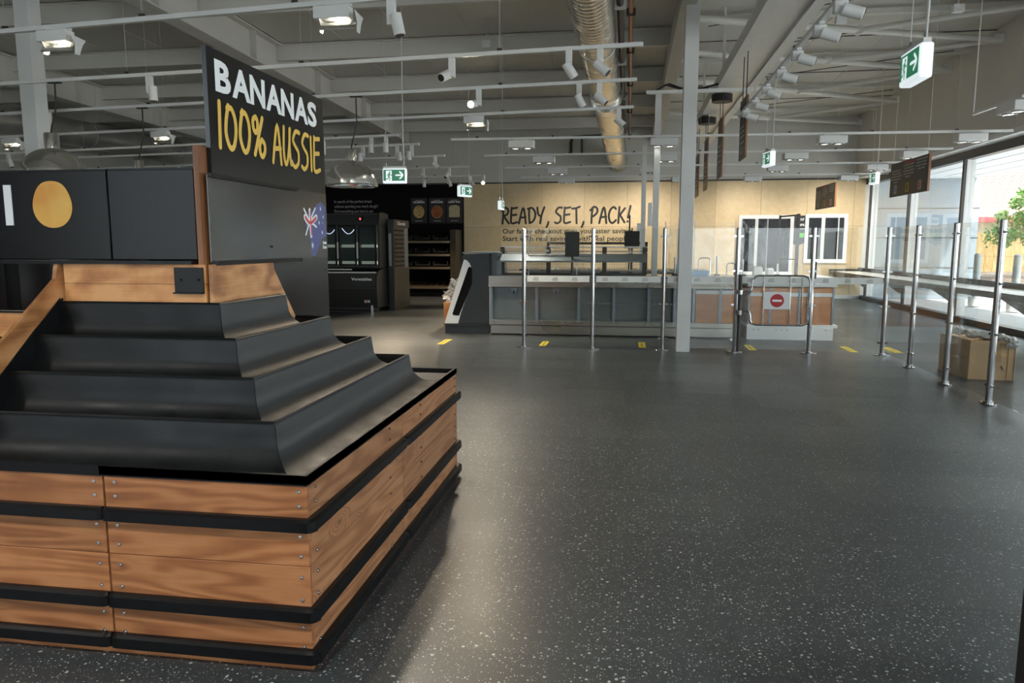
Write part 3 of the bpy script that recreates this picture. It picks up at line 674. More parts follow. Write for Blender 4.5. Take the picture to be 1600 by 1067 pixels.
# bumper rails: front left module, corner module (wraps), rear side module
def rail(z0, z1, pts, name='bumper_rail'):
    # swept flat bar: outer and inner path offset .018
    rows = []
    for (x, y, nx, ny) in pts:
        rows.append([(x, y, z0), (x+nx*.022, y+ny*.022, z0), (x+nx*.022, y+ny*.022, z1-.008), (x+nx*.014, y+ny*.014, z1), (x, y, z1), (x, y, z0)])
    m = MB().sheet(rows); n = len(rows[0])-1
    m.add(rows[0][:n], [tuple(range(n))]); m.add(rows[-1][:n], [tuple(range(n))])
    return P(name, m, 'blackmetal', ds)
def corner(x, y, a0, a1, n=6, r=.0): return [(x, y, cos(R(a0+(a1-a0)*i/n)), sin(R(a0+(a1-a0)*i/n))) for i in range(n+1)]
for z0, z1 in ((.034, .080), (.186, .232), (.502, .545)):
    e = .022
    rail(z0, z1, [(XLF, YC, 0, -1.35)]+[(SX-.03, YC, 0, -1.35), (SX-.018, YC, .35, -1.25), (SX-.012, YC, .5, -.8), (SX-.01, YC, .4, -.02)])
    rail(z0, z1, [(SX+.010, YC, -.4, -.02), (SX+.012, YC, -.5, -.8), (SX+.018, YC, -.35, -1.25), (SX+.03, YC, 0, -1.35), (XC-.02, YC, 0, -1.35)]+[(XC, YC, 1.35*cos(R(a)), 1.35*sin(R(a))) for a in (-80, -60, -40, -20, -5)]+[(XC, YC+.02, 1.35, 0), (XC, SY-.035, 1.35, 0), (XC, SY-.02, 1.2, .3), (XC, SY-.012, .8, .4), (XC, SY-.01, .02, .4)])
    rail(z0, z1, [(XC, SY+.010, .02, -.4), (XC, SY+.012, .8, -.4), (XC, SY+.02, 1.2, -.3), (XC, SY+.035, 1.35, 0), (XC, YE0-.01, 1.35, 0)]+[(XC, YE0+.02, 1.35*cos(R(a)), 1.35*sin(R(a))) for a in (10, 40, 70, 90)]+[(XC-.3, YE0+.02, 0, 1.35)])
# bolts
for z in (.085, .155, .255, .335, .41, .48, .585, .635):
    for x in ((SX+.045, XC-.028) if z not in (.0,) else ()):
        P('bolt', MB().cyl((x, YC, z), (x, YC-.004, z), .0062, n=12).cyl((x, YC-.004, z), (x, YC-.008, z), .003, n=8), 'chrome', ds)
    P('bolt', MB().cyl((SX-.035, YC, z), (SX-.035, YC-.004, z), .0062, n=12).cyl((SX-.035, YC-.004, z), (SX-.035, YC-.008, z), .003, n=8), 'chrome', ds)
    for y in (YC+.06, SY-.20, SY+.30, YE0-.04):
        P('bolt', MB().cyl((XC, y, z), (XC+.004, y, z), .0062, n=12).cyl((XC+.004, y, z), (XC+.008, y, z), .003, n=8), 'chrome', ds)
# stepped trays: one swept sheet per tier: front, mitre, right side, rear mitre, rear
XLT = -2.475
def YE(d): return YE0-1.28*d
tiers = [(0.0, .672, .222, .812), (.222, .812, .378, .940), (.378, .940, .532, 1.070), (.532, 1.070, .685, 1.200)]
for k, (d0, z0, d1, z1) in enumerate(tiers):
    g = d1-d0; h = z1-z0
    lo = z0-.052 if k else .628
    prof = []
    if k == 0: prof += [(d0-.004, z0-.012), (d0-.004, z0+.018), (d0+.012, z0+.018), (d0+.016, z0-.005)]
    else: prof += [(d0+.004, z0-.002), (d0+.010, z0-.012), (d0+.018, z0-.030)]
    rq = .118 if k else .135; prof += [(d1-.016-rq-.3*(g-rq-.03), lo+.001), (d1-.016-rq, lo)]
    for a in range(1, 9):                            # concave quarter round rising to the rim above
        prof.append((d1-.016-rq+rq*math.sin(a*pi/16), lo+rq*(1-math.cos(a*pi/16))))
    prof += [(d1-.014, lo+rq+.3*(z1-.016-lo-rq)), (d1-.012, z1-.016)]
    prof += [(d1-.010, z1-.010), (d1-.011, z1-.003), (d1-.006, z1+.003), (d1+.001, z1+.003), (d1+.004, z1-.002)]
    m = MB()
    F_ = [[(XLT, YC+d, z) for d, z in prof], [(XC-d, YC+d, z) for d, z in prof]]
    R_ = [[(XC-d, YC+d, z) for d, z in prof], [(XC-d, YE(d), z) for d, z in prof]]
    B_ = [[(XC-d, YE(d), z) for d, z in prof], [(-1.76, YE(d), z) for d, z in prof]]
    m.use(0).sheet(F_); m.use(1).sheet(R_); m.use(0).sheet(B_)
    # fillet moulded end wall on the left
    zt = z1+.0
    e = [(XLT+.004, YC+d, z) for d, z in prof]
    m.use(0).add([(XLT+.001, YC+d0, z0+.02), (XLT+.001, YC+d1, z1+.02), (XLT+.001, YC+d1, lo-.0), (XLT+.001, YC+d0, lo)], [(0, 1, 2, 3)])
    for (da, xa) in ((0, .05), (.02, .028), (.05, .012)): pass
    o = P('tray', m, ['plastic', 'dusty'], ds)
    sub = P('drain_slot', MB().flat(ell(XC-d0-.5*g, (YC+d0)*.42+YE(d0)*.58, .011, .045, 20), lambda x, y: (x, y, lo+.0025)), 'darkpanel', o)
    P('mitre_seam', MB().tube([(XC-d+.0008, YC+d-.0008, z+.0005) for d, z in prof[-16:-4]], .0014, n=6), 'darkpanel', o)
P('left_end_liner', MB().prism([(YC-.0, .60), (YC, .71), (YC+.222, .835), (YC+.378, .963), (YC+.532, 1.093), (YC+.70, 1.215), (YC+.70, .6)], lambda y, z, x: (x, y, z), XLT-.004, XLT+.002), 'plastic', ds)
P('trim_rail', MB().box(XLF, XC+.004, YC-.004, YC, .655, .69).box(XC, XC+.004, YC, YE0+.02, .655, .69).box(XLF, SX-.01, YC-.006, YC-.004, .656, .692), 'blackmetal', ds)
# upper timber boards behind the trays
P('back_board', MB().box(-2.46, -1.782, 2.925, 2.943, 1.16, 1.279).box(-2.46, -1.782, 2.925, 2.943, 1.281, 1.365), 'ply_top', ds)
bd = lambda y, z, x: (x, y, z)
P('left_end_board', MB().prism([(2.95, 1.365), (2.915, 1.365), (2.90, 1.30), (2.205, .765), (2.24, .60), (2.95, .6)], bd, -2.50, -2.480), 'ply_top_y', ds)
P('right_end_board', MB().prism([(2.925, 1.365), (3.474, 1.362), (3.485, 1.325), (3.78, .98), (2.925, .98)], bd, -1.768, -1.748), 'ply_top_y', ds)
bp_ = P('bracket_plate', MB().box(-1.925, -1.79, 2.917, 2.923, 1.245, 1.352).box(-1.925, -1.79, 2.900, 2.923, 1.240, 1.246), 'blackmetal', ds, bevel=.001)
for x in (-1.895, -1.813): P('bolt', MB().cyl((x, 2.917, 1.30), (x, 2.909, 1.30), .005, n=10), 'blackmetal', bp_)

# central divider panel with the BANANAS sign
sg = thing('banana_sign', 'tall black sign panel reading BANANAS 100% AUSSIE rising above the display', 'sign', (-1.785, 3.55, .7))
P('sign_panel', MB().box(-1.790, -1.770, 2.995, 4.21, .60, 2.283), 'signblack', sg)
P('plywood_upright', MB().box(-1.815, -1.791, 2.93, 3.10, 1.366, 1.865), 'pine_z', sg)
P('inset_panel', MB().box(-1.770, -1.766, 2.95, 4.205, 1.375, 1.745), 'insetpanel', sg)
P('rail_channel', MB().box(-1.766, -1.752, 2.955, 3.80, 1.735, 1.752), 'blackmetal', sg)
P('rail_channel', MB().box(-1.766, -1.740, 2.955, 3.80, 1.360, 1.378), 'blackmetal', sg)
fs = FX(-1.7685)
bn = MB(); 
u_ = 3.055
for ch, wd in zip('BANANAS', (.142, .166, .158, .166, .158, .166, .132)):
    text_mb(bn, ch, fs, u_, 2.108, wd-(0 if ch == 'A' else .012), .135, .036); u_ += wd-.003
P('bananas_lettering', bn, 'print_white', sg, label='bold white word BANANAS')
P('aussie_lettering', brush(brush(MB(), '100%', fs, 3.06, 1.875, .42, .19, .026, .16), 'AUSSIE', fs, 3.56, 1.862, .575, .19, .024, .15), 'print_yellow', sg, label='yellow brush lettering 100% AUSSIE')
ff = FX(-1.7655)
fl_ = P('australia_flag_decal', MB().flat([(4.01, 1.64), (4.07, 1.68), (4.13, 1.695), (4.185, 1.67), (4.19, 1.50), (4.13, 1.485), (4.07, 1.43), (4.03, 1.385), (3.98, 1.385), (3.965, 1.46), (3.95, 1.53), (3.91, 1.55), (3.90, 1.61), (3.94, 1.62)], ff), 'flagblue', sg, label='wavy blue Australian flag decal')
ff2 = FX(-1.7642)
un = MB()
un.use(0).stroke([(3.89, 1.645), (3.96, 1.585), (4.05, 1.55)], .013, ff2).stroke([(3.905, 1.505), (3.96, 1.575), (4.04, 1.655)], .013, ff2).stroke([(3.965, 1.64), (3.975, 1.50)], .028, ff2).stroke([(3.90, 1.60), (3.96, 1.57), (4.05, 1.605)], .034, ff2)
for y, z, r_ in ((4.115, 1.655, .012), (4.15, 1.61, .010), (4.09, 1.575, .011), (4.14, 1.575, .005), (4.13, 1.52, .011), (3.99, 1.445, .017)):
    un.flat([(y+r_*(1 if i % 2 == 0 else .45)*cos(pi*i/7+pi/2), z+r_*1.3*(1 if i % 2 == 0 else .45)*sin(pi*i/7+pi/2)) for i in range(14)], ff2)
P('flag_white_mark', un, 'print_white', fl_)
ff3 = FX(-1.763)
P('flag_red_cross', MB().stroke([(3.97, 1.635), (3.98, 1.505)], .012, ff3).stroke([(3.905, 1.60), (3.965, 1.57), (4.045, 1.60)], .018, ff3), 'flagred', fl_)
P('aussie_grown_lettering', text_mb(text_mb(MB(), 'Aussie', ff, 4.135, 1.452, .055, .020, .05), 'Grown', ff, 4.135, 1.425, .055, .022, .05), 'print_white', sg)
P('bolt', MB().cyl((-1.766, 3.50, 1.44), (-1.760, 3.50, 1.44), .005, n=8), 'blackmetal', sg)
P('bolt', MB().cyl((-1.770, 4.17, 1.30), (-1.766, 4.17, 1.30), .005, n=8), 'blackmetal', sg)

# picture boards facing the camera
def board(x0, x1, lb):
    r_ = thing('picture_board', lb, 'display board', ((x0+x1)/2, 2.96, 1.375), None)
    P('panel', MB().box(x0, x1, 2.952, 2.972, 1.385, 1.768), 'blackboard', r_, bevel=.002)
    P('edge_frame', MB().box(x0, x1, 2.956, 2.985, 1.768, 1.776), 'blackmetal', r_)
    return r_
board(-2.236, -1.832, 'plain black board right of the orange picture')
b2 = board(-2.90, -2.243, 'black board with a printed orange and a white letter bar')
P('orange_picture', MB().flat([(-2.512+.097*cos(t)*(1-.03*sin(3*t)), 1.625+.104*sin(t)*(1-.02*cos(4*t))) for t in [2*pi*i/48 for i in range(48)]], FY(2.950)), 'orange', b2, label='round printed orange')
P('letter_bar', MB().box(-2.75, -2.712, 2.949, 2.952, 1.535, 1.712), 'print_white', b2, label='white vertical bar of a letter')
lg = P('sign_ledge', MB().box(-2.90, -1.83, 2.90, 2.98, 1.366, 1.380), 'blackmetal', org=(-2.3, 2.94, 1.366)); tag(lg, 'thin black ledge under the picture boards', 'ledge')

# neighbouring bin seen behind the left end board
nb = thing('produce_bin', 'dark produce bin with a timber rail at the far left beyond the banana trays', 'produce bin', (-3.3, 3.2, .6))
P('bin_back', MB().sheet([[(-4.6+2.1*i/24, 3.55+.05*sin(i*1.1)+.02*sin(i*2.3), z) for i in range(25)] for z in (.6, 1.0, 1.4)]), 'blackmetal', nb)
P('timber_rail', MB().box(-4.4, -2.51, 2.93, 2.95, 1.035, 1.145), 'ply_top', nb)
P('bin_tray', MB().sheet([[(-4.4, y, z), (-2.505, y, z)] for y, z in ((2.40, .66), (2.5, .78), (2.7, .80), (2.80, .95), (2.93, 1.0))]), 'plastic', nb)
P('bin_rail_cap', MB().box(-4.4, -2.51, 2.92, 2.96, 1.145, 1.153), 'blackmetal', nb)

# black panel standing at the near right
pe = at(1585, 1055, Y=1.72)
bpn = P('display_stand', MB().box(pe.x, pe.x+.5, 1.30, 1.72, 0, 1.25), 'blackmetal', org=(pe.x+.25, 1.74, 0), bevel=.004); tag(bpn, 'dark panel cut off by the bottom right corner of the photo', 'panel')
# =================================================================== CEILING SERVICES
ZT = 3.15
TR = {}
def track(key, p0, p1, label, ext=0.0, Z=ZT, wires=5):
    a = at(*p0, Z=Z); b = at(*p1, Z=Z); d = (b-a); a0 = a-d.normalized()*ext
    mid = (a0+b)/2
    o = thing('lighting_track', label, 'lighting track', (mid.x, mid.y, Z), 'white lighting tracks')
    P('rail', MB().bar(a0, b, .036, .034), 'white', o)
    for k in range(wires):
        q = a0.lerp(b, (k+.35)/wires)
        P('suspension_wire', MB().cyl(q+Vector((0, 0, .017)), (q.x, q.y, zc(q.y)), .0015, n=6), 'alu', o)
        P('wire_clip', MB().box(q.x-.02, q.x+.02, q.y-.012, q.y+.012, Z+.017, Z+.04), 'darkalu', o)
    TR[key] = (p0, p1, Z)
def on(key, px):
    p0, p1, Z = TR[key]; y = p0[1]+(p1[1]-p0[1])*(px-p0[0])/(p1[0]-p0[0]); return at(px, y, Z=Z)
track('T1', (0, 50), (632, -6), 'lighting track nearest the camera, crossing the top left corner of the photo', 3)
track('T2', (0, 131), (1005, 69), 'second lighting track from the camera on the left, ending above the spiral duct', 3)
track('T3', (0, 178), (995, 124), 'third lighting track from the camera on the left, holding the bright spotlight', 3)
track('T4', (0, 214), (990, 167), 'fourth lighting track from the camera on the left, just above the BANANAS sign text', 3)
track('T5', (0, 240), (623, 211), 'left lighting track ending just right of the front chrome pendant, nearest of the short ones', 2, wires=6)
track('T6', (200, 243), (655, 225), 'left lighting track ending above the exit sign, second of the staggered short ones', 5, wires=6)
track('T7', (300, 258), (695, 243), 'left lighting track ending right of the exit sign, third of the staggered short ones', 5, wires=6)
track('T8', (400, 270), (733, 260), 'left lighting track, fourth of the staggered short ones, just above the bakery wall', 6, wires=6)
track('T9', (420, 281), (757, 274), 'farthest left lighting track, ending at the bright spotlight near the plywood wall', 6, wires=6)
track('R1', (705, 218), (1583, 204), 'nearest of the four long lighting tracks over the checkouts', 0, wires=7)
track('R2', (757, 243), (1489, 232), 'second of the four long lighting tracks over the checkouts', 0, wires=7)
track('R3', (789, 262), (1440, 253), 'third of the four long lighting tracks over the checkouts', 0, wires=7)
track('R4', (814, 277), (1390, 271), 'farthest lighting track, close to the plywood wall', 0, wires=7)
track('D1', (1335, -30), (1155, 182), 'lighting track running away from the camera beside the cable tray, holding seven spotlights', 0, wires=4)
nt0 = at(1521, 178, Z=ZT); nt1 = nt0+Vector((2.6/1.9*.55, -1.0, 0)); 
track('N1', (1521, 178), (1600, 150), 'short stretch of lighting track at the right edge of the photo', 0, wires=0)
oN = [o for o in bpy.data.objects if o.get('label', '').startswith('short stretch')][0]
P('suspension_wire', MB().cyl(nt0+Vector((0, 0, .01)), (nt0.x, nt0.y, zc(nt0.y)), .008, n=8), 'white', oN)

def ang(key):
    p0, p1, Z = TR[key]; d = at(*p1, Z=Z)-at(*p0, Z=Z); return math.atan2(d.y, d.x)
# twin downlight boxes
proto = {}
def box_light(key, px, label, s=1.0):
    p = on(key, px)-Vector((0, 0, .017))
    if 'box' not in proto:
        o = thing('twin_downlight', label, 'ceiling light', (0, 0, 0), 'twin downlight boxes')
        P('housing', MB().box(-.21, .21, -.10, .10, -.135, -.02), 'white', o, bevel=.008)
        P('track_adapter', MB().box(-.12, .12, -.018, .018, -.02, 0), 'white', o)
        for x in (-.10, .10):
            r_ = P('reflector_ring', MB().lathe([(.055, -.135), (.078, -.137), (.078, -.15), (.07, -.152), (.055, -.14)], (x, 0, 0), n=20), 'chrome', o)
            P('lens', MB().cyl((x, 0, -.138), (x, 0, -.143), .055, n=20), 'lampsoft', r_)
        proto['box'] = o; o.location = p; o.rotation_euler = (0, 0, ang(key)); return
    dup(proto['box'], p, label, ang(key))
for key, px, lb in (('R1', 815, 'twin downlight box on the nearest checkout track, at its left end'), ('R1', 1037, 'twin downlight box on the nearest checkout track, against the counter pole'), ('R1', 1300, 'twin downlight box on the nearest checkout track, right of the cable tray'), ('R1', 1517, 'twin downlight box near the right end of the nearest checkout track'),
        ('R2', 850, 'twin downlight box on the second checkout track, leftmost'), ('R2', 1040, 'twin downlight box on the second checkout track, behind the counter pole'), ('R2', 1243, 'twin downlight box on the second checkout track, right of the small exit sign'), ('R2', 1428, 'twin downlight box on the second checkout track, behind the near hanging notice board'),
        ('R3', 871, 'twin downlight box on the third checkout track, leftmost'), ('R3', 1016, 'twin downlight box on the third checkout track, left of the counter pole'), ('R3', 1215, 'twin downlight box on the third checkout track, half behind the small exit sign'), ('R3', 1370, 'twin downlight box on the third checkout track, rightmost'),
        ('R4', 885, 'twin downlight box on the farthest track, leftmost'), ('R4', 1063, 'twin downlight box on the farthest track, behind the white column'), ('R4', 1176, 'twin downlight box on the farthest track, centre right'), ('R4', 1326, 'twin downlight box on the farthest track, rightmost'),
        ('N1', 1586, 'large looking twin downlight box at the right edge of the photo')):
    box_light(key, px, lb)

# cylinder spotlights: square driver box with a short tilting cylinder
def spotlight(key, px, label, tilt=(0, 0, -1), lit=False, side=1, s=1.0, dz=0.0):
    p = on(key, px)-Vector((0, 0, .017+dz)); d = Vector(tilt).normalized()
    o = thing('track_spotlight', label, 'spotlight', p, 'white track spotlights')
    P('driver_box', MB().box(p.x-.028, p.x+.028, p.y-.028, p.y+.028, p.z-.17, p.z), 'white', o, bevel=.003)
    c = p+Vector((.045*side, -.02, -.15)); a = c-d*.05; b = c+d*.095
    h = P('lamp_head', MB().cyl(a, b, .041*s, n=20), 'white', o, bevel=.004)
    P('pivot_arm', MB().cyl(p+Vector((0, -.01, -.15)), c, .012, n=8), 'white', o)
    P('lens', MB().cyl(b-d*.004, b+d*.002, .033*s, n=20), 'lampglow' if lit else 'darkalu', h)
    return o, b
spotlight('T2', 233, 'white spotlight pointing straight down left of the BANANAS sign')
spotlight('T2', 706, 'white spotlight with round lens facing the camera on the second left track', (-.45, -1, -.55), side=-1)
spotlight('T2', 889, 'white spotlight on the second left track, left of the spiral duct', (.6, .3, -.9), side=0)
spotlight('T2', 938, 'white spotlight on the second left track, in front of the spiral duct', (.8, -.2, -.75), side=0)
spotlight('T1', 611, 'white spotlight at the top edge of the photo on the nearest track', (.2, 0, -1))
o_, b_ = spotlight('T3', 748, 'bright lit spotlight shining towards the camera, nearer one on the third left track', (-.25, -1, -.28), True, side=-1)
spotlight('T3', 905, 'white spotlight on the third left track, left of the spiral duct', (.5, .3, -.9), side=0)
spotlight('T3', 937, 'white spotlight on the third left track, in front of the spiral duct', (.8, -.2, -.75), side=0)
spotlight('T4', 967, 'white spotlight on the fourth left track, in front of the duct collar', (.8, -.2, -.7), side=0)
spotlight('T3', 75, 'white spotlight above the big left pendant dome', (0, 0, -1), side=0)
spotlight('T5', 13, 'small white spotlight at the far left edge', (.3, 0, -1))
spotlight('T5', 505, 'white spotlight just right of the BANANAS sign edge', (0, 0, -1), side=0)
spotlight('T5', 580, 'white spotlight on the nearest short track, left of a pair', (0, 0, -1), side=0)
spotlight('T5', 603, 'white spotlight on the nearest short track, right of a pair', (0, 0, -1), side=0)
spotlight('T6', 567, 'white spotlight on the second short track beside the chrome pendant', (0, 0, -1), side=-1)
spotlight('T6', 620, 'white spotlight on the second short track, above the exit sign', (0, .3, -1), side=1)
spotlight('T6', 643, 'white spotlight at the end of the second short track', (0, .3, -1), side=-1)
spotlight('T7', 680, 'white spotlight tilted right at the end of the third short track', (.7, 0, -.7), side=0)
spotlight('T8', 661, 'white spotlight on the fourth short track, right of the exit sign', (.7, 0, -.7), side=0)
spotlight('T8', 702, 'white spotlight at the end of the fourth short track', (-.3, -.7, -.7), side=-1)
spotlight('T9', 663, 'white spotlight on the farthest left track, over the bakery', (0, 0, -1), side=0)
spotlight('T9', 700, 'white spotlight on the farthest left track, above the small exit sign', (.3, 0, -.8), side=1)
spotlight('T9', 735, 'white spotlight on the farthest left track, near its right end', (.5, 0, -.8), side=1)
o_, b2_ = spotlight('T9', 756, 'bright lit spotlight shining towards the camera above the plywood wall edge', (0, -1, -.3), True, side=0)
spotlight('T7', 278, 'small white spotlight above the black board, left of the BANANAS sign', (0, 0, -1), side=0)
for k, (px, py, nm) in enumerate(((1331, 5, 'nearest'), (1290, 44, 'second'), (1251, 85, 'third'), (1224, 115, 'fourth'), (1201, 142, 'fifth'), (1182, 163, 'sixth'), (1165, 180, 'farthest'))):
    p = on('D1', px-9)
    # place by the fraction along the track
    p0, p1, Z = TR['D1']; a = at(*p0, Z=Z); b = at(*p1, Z=Z)
    t_ = (py-12-p0[1])/(p1[1]-p0[1]); p = at(p0[0]+(p1[0]-p0[0])*t_, py-12, Z=Z)-Vector((0, 0, .017))
    o = thing('track_spotlight', '%s of the seven white cylinder spotlights on the track beside the cable tray' % nm, 'spotlight', p, 'cylinder spotlights in a row')
    P('driver_box', MB().box(p.x-.05, p.x+.04, p.y-.03, p.y+.03, p.z-.10, p.z-.02), 'white', o, bevel=.004)
    P('track_adapter', MB().box(p.x-.02, p.x+.02, p.y-.05, p.y+.05, p.z-.02, p.z), 'white', o)
    h = P('lamp_head', MB().cyl(p+Vector((-.01, -.07, -.09)), p+Vector((.125, -.085, -.135)), .042, n=24), 'white', o, bevel=.006)
    P('lens', MB().cyl(p+Vector((.1245, -.085, -.135)), p+Vector((.1265, -.085, -.1357)), .035, n=20), 'darkalu', h)

# wall washer fittings: driver box with a curved chrome reflector
def washer(key, px, label, s=1.0, lit=True):
    p = on(key, px)-Vector((0, 0, .017)); o = thing('reflector_light', label, 'ceiling light', p, 'reflector lights')
    w = .17*s
    P('driver_box', MB().box(p.x-w, p.x+w*.55, p.y-.05, p.y+.05, p.z-.10*s, p.z-.015), 'white', o, bevel=.004)
    P('track_adapter', MB().box(p.x-.1, p.x+.1, p.y-.016, p.y+.016, p.z-.015, p.z), 'white', o)
    rows = []
    for x in (p.x-w*.75, p.x+w*.85): rows.append([(x, p.y+.10-.16*math.sin(a*pi/16)*1.0, p.z-.10*s-.085*s*(1-cos(a*pi/16))) for a in range(9)])
    rf = P('reflector', MB().sheet(rows), 'pendant', o)
    P('end_plate', MB().prism([(-.07, -.06), (.1, -.07), (.06, -.12), (.02, -.2), (-.03, -.2), (-.02, -.13)], lambda y, z, x: (x, p.y+y, p.z+z*s), p.x+w*.85, p.x+w*.87), 'white', o)
    P('end_plate', MB().prism([(-.05, -.09), (.1, -.09), (.06, -.12), (.02, -.19), (-.03, -.19), (-.02, -.13)], lambda y, z, x: (x, p.y+y, p.z+z*s), p.x-w*.77, p.x-w*.75), 'white', o)
    P('lamp_tube', MB().cyl((p.x-w*.1, p.y+.02, p.z-.125*s), (p.x+w*.25, p.y+.02, p.z-.125*s), .016, n=12), 'lampglow' if lit else 'lampsoft', o)
washer('T1', 92, 'reflector light at the top left, on the nearest track')
washer('T1', 528, 'reflector light at the top centre left, on the nearest track')
washer('T4', 745, 'reflector light below the bright spotlight on the fourth left track')
washer('T4', 254, 'small reflector light left of the BANANAS sign')
washer('T4', 20, 'small reflector light at the far left edge beside the pendant')
washer('T8', 628, 'small reflector light behind the central exit sign', .8)

# an unseen track added behind the camera: fill lamps for the near end
TR['B1'] = None
bt = thing('lighting_track', 'added unseen lighting track behind the camera position', 'lighting track', (-1.5, .5, ZT), 'white lighting tracks')
P('rail', MB().box(-6, 4, .48, .52, ZT-.017, ZT+.017), 'white', bt)
for x in (-5, -2, 1, 3.5): P('suspension_wire', MB().cyl((x, .5, ZT), (x, .5, zc(.5)), .002, n=6), 'alu', bt)
for x, w_ in ((-4.0, 'left'), (-1.2, 'middle'), (1.6, 'right')):
    dup(proto['box'], (x, .5, ZT-.017), 'added fill downlight box, unseen behind the camera position, %s of three' % w_, 0)
    spot((x, .5, ZT-.2), (x, .9, 0), 55, 130, .9, (1, .96, .90), .12)

# pendants
def pendant(px, zc, r, key, cordpx, label):
    tp = on(key, cordpx); p = Vector((tp.x, tp.y, 0)); c = at(px, 250, Y=tp.y); p.x = c.x
    o = thing('dome_pendant', label, 'pendant lamp', (p.x, p.y, zc), 'chrome dome pendants')
    prof = [(r, zc), (r*1.01, zc+.01), (r*.985, zc+.02)]+[(r*.985*cos(a*pi/2/14), zc+.02+r*.93*sin(a*pi/2/14)) for a in range(1, 13)]
    P('dome_shade', MB().lathe(prof+[(prof[-1][0]*.98, prof[-1][1]-.004)]+[(q[0]*.985, q[1]-.003) for q in prof[::-1]], (p.x, p.y, 0), n=56), 'pendant', o)
    zt = zc+r*.90
    P('cap', MB().lathe([(r*.22, zt-.03), (r*.21, zt+r*.50), (r*.19, zt+r*.53), (0, zt+r*.53)], (p.x, p.y, 0), n=32), 'pendant', o)
    top = (p.x, p.y, zt+r*.53)
    mid = Vector(top).lerp(tp, .5)+Vector((.04, 0, 0))
    P('cord', MB().tube([top, Vector(top)+Vector((.02, 0, .08)), mid, tp-Vector((0, 0, .06)), tp-Vector((0, 0, .02))], .008, n=6), 'rubber', o)
    P('cord_adapter', MB().box(tp.x-.07, tp.x+.07, tp.y-.02, tp.y+.02, tp.z-.03, tp.z-.017), 'rubber', o)
pendant(83, 2.13, .34, 'T2', 85, 'large chrome dome pendant at the left, above the orange picture board')
pendant(549, 2.12, .298, 'T3', 556, 'chrome dome pendant just right of the BANANAS sign')
pendant(217, 2.13, .255, 'T3', 222, 'smaller looking chrome dome pendant half hidden behind the plain black board')

# exit signs (running man and arrow on green)
def exit_sign(c, rz, label, right=True, s=1.0):
    ztop = zc(c[1])
    o = thing('exit_sign', label, 'exit sign', c, 'hanging exit signs'); Wd, Hh, Dp = .36*s, .22*s, .085*s
    m = MB().box(-Wd/2, Wd/2, -Dp/2, Dp/2, -Hh/2, Hh/2)
    m2 = MB(); 
    def bowl(sgn):
        rows = []
        for i in range(9):
            z = Hh/2-Hh*i/8; y = sgn*(Dp*.5+.018*s*math.sin(pi*i/8*.9+.15)); rows.append([(-Wd/2+.012, y, z), (Wd/2-.012, y, z)])
        return rows
    body = P('housing', m, 'exitwhite', o, org=None, bevel=.012) if False else None
    o.location = c; 
    def PL(name, mb, mat, par=o, **k):
        ORG[par.name] = Vector((0, 0, 0)); return P(name, mb, mat, par, **k)
    PL('housing', MB().box(-Wd/2, Wd/2, -Dp/2, Dp/2, -Hh/2, Hh/2), 'exitwhite', bevel=.014*s)
    PL('top_gear', MB().box(-Wd/2+.01, Wd/2-.01, -Dp*.3, Dp*.3, Hh/2, Hh/2+.03*s), 'alu')
    for sg_ in (-1, 1):
        yy = sg_*(Dp/2+.002)
        fc = (lambda yy, sg_: (lambda x, y, d=0.0: Vector((-sg_*x*s if sg_ > 0 else x*s, yy+d, y*s))))(yy, sg_)
        k = 1
        f = PL('green_face', MB().flat([(-.165, -.075), (.165, -.075), (.165, .09), (-.165, .09)], fc), 'exitgreen')
        fc2 = (lambda yy, sg_: (lambda x, y, d=0.0: Vector((-sg_*x*s if sg_ > 0 else x*s, yy+sg_*.0015, y*s))))(yy, sg_)
        a = 1 if right == (sg_ < 0) else -1
        ar = MB()
        ar.stroke([(.03, .008), (.125, .008)], .022, fc2).stroke([(.09, .055), (.132, .008), (.09, -.04)], .022, fc2)
        door = [(-.125, -.075), (-.035, -.075), (-.035, .075), (-.125, .075)]
        ar.flat(door, fc2)
        q = PL('white_pictogram', ar, 'exitwhite', f)
        fc3 = (lambda yy, sg_: (lambda x, y, d=0.0: Vector((-sg_*x*s if sg_ > 0 else x*s, yy+sg_*.003, y*s))))(yy, sg_)
        mn = MB().flat(ell(-.066, .052, .012, .012, 14), fc3)
        mn.stroke([(-.072, .03), (-.082, -.012)], .022, fc3).stroke([(-.082, -.012), (-.062, -.032), (-.072, -.068)], .013, fc3).stroke([(-.082, -.012), (-.095, -.042), (-.118, -.048)], .013, fc3)
        mn.stroke([(-.072, .03), (-.098, .022), (-.105, -.002)], .010, fc3).stroke([(-.070, .03), (-.052, .008), (-.036, .014)], .010, fc3)
        PL('running_figure', mn, 'print_black' if False else 'exitgreen', f)
    for x in (-.13*s, .13*s):
        PL('suspension_wire', MB().cyl((x, 0, Hh/2+.03*s), (x, 0, ztop-c[2]), .003, n=6), 'alu')
        PL('wire_grip', MB().cyl((x, 0, Hh/2+.02), (x, 0, Hh/2+.075), .009, n=8), 'chrome')
    PL('power_cord', MB().tube([(.145*s, 0, Hh/2), (.15*s, 0, Hh/2+.12), (.135*s, .01, Hh/2+.4), (.14*s, 0, ztop-c[2])], .007, n=6), 'white')
    o.rotation_euler = (0, 0, rz)
e1 = at(1426, 108, Y=5.47); exit_sign(tuple(e1+Vector((0.02, 0, .02))), R(-90), 'large looking hanging exit sign near the camera at the upper right')
exit_sign(tuple(at(1201, 249, Y=12)), R(-80), 'small exit sign seen nearly edge on, hanging right of the cable tray')
exit_sign(tuple(at(1366, 279, Y=15.5)), R(-88), 'small exit sign hanging over the far right corner by the window head')
exit_sign(tuple(at(617, 275, Y=10.9)), R(2), 'exit sign facing the camera in front of the black bakery wall', s=1.0)
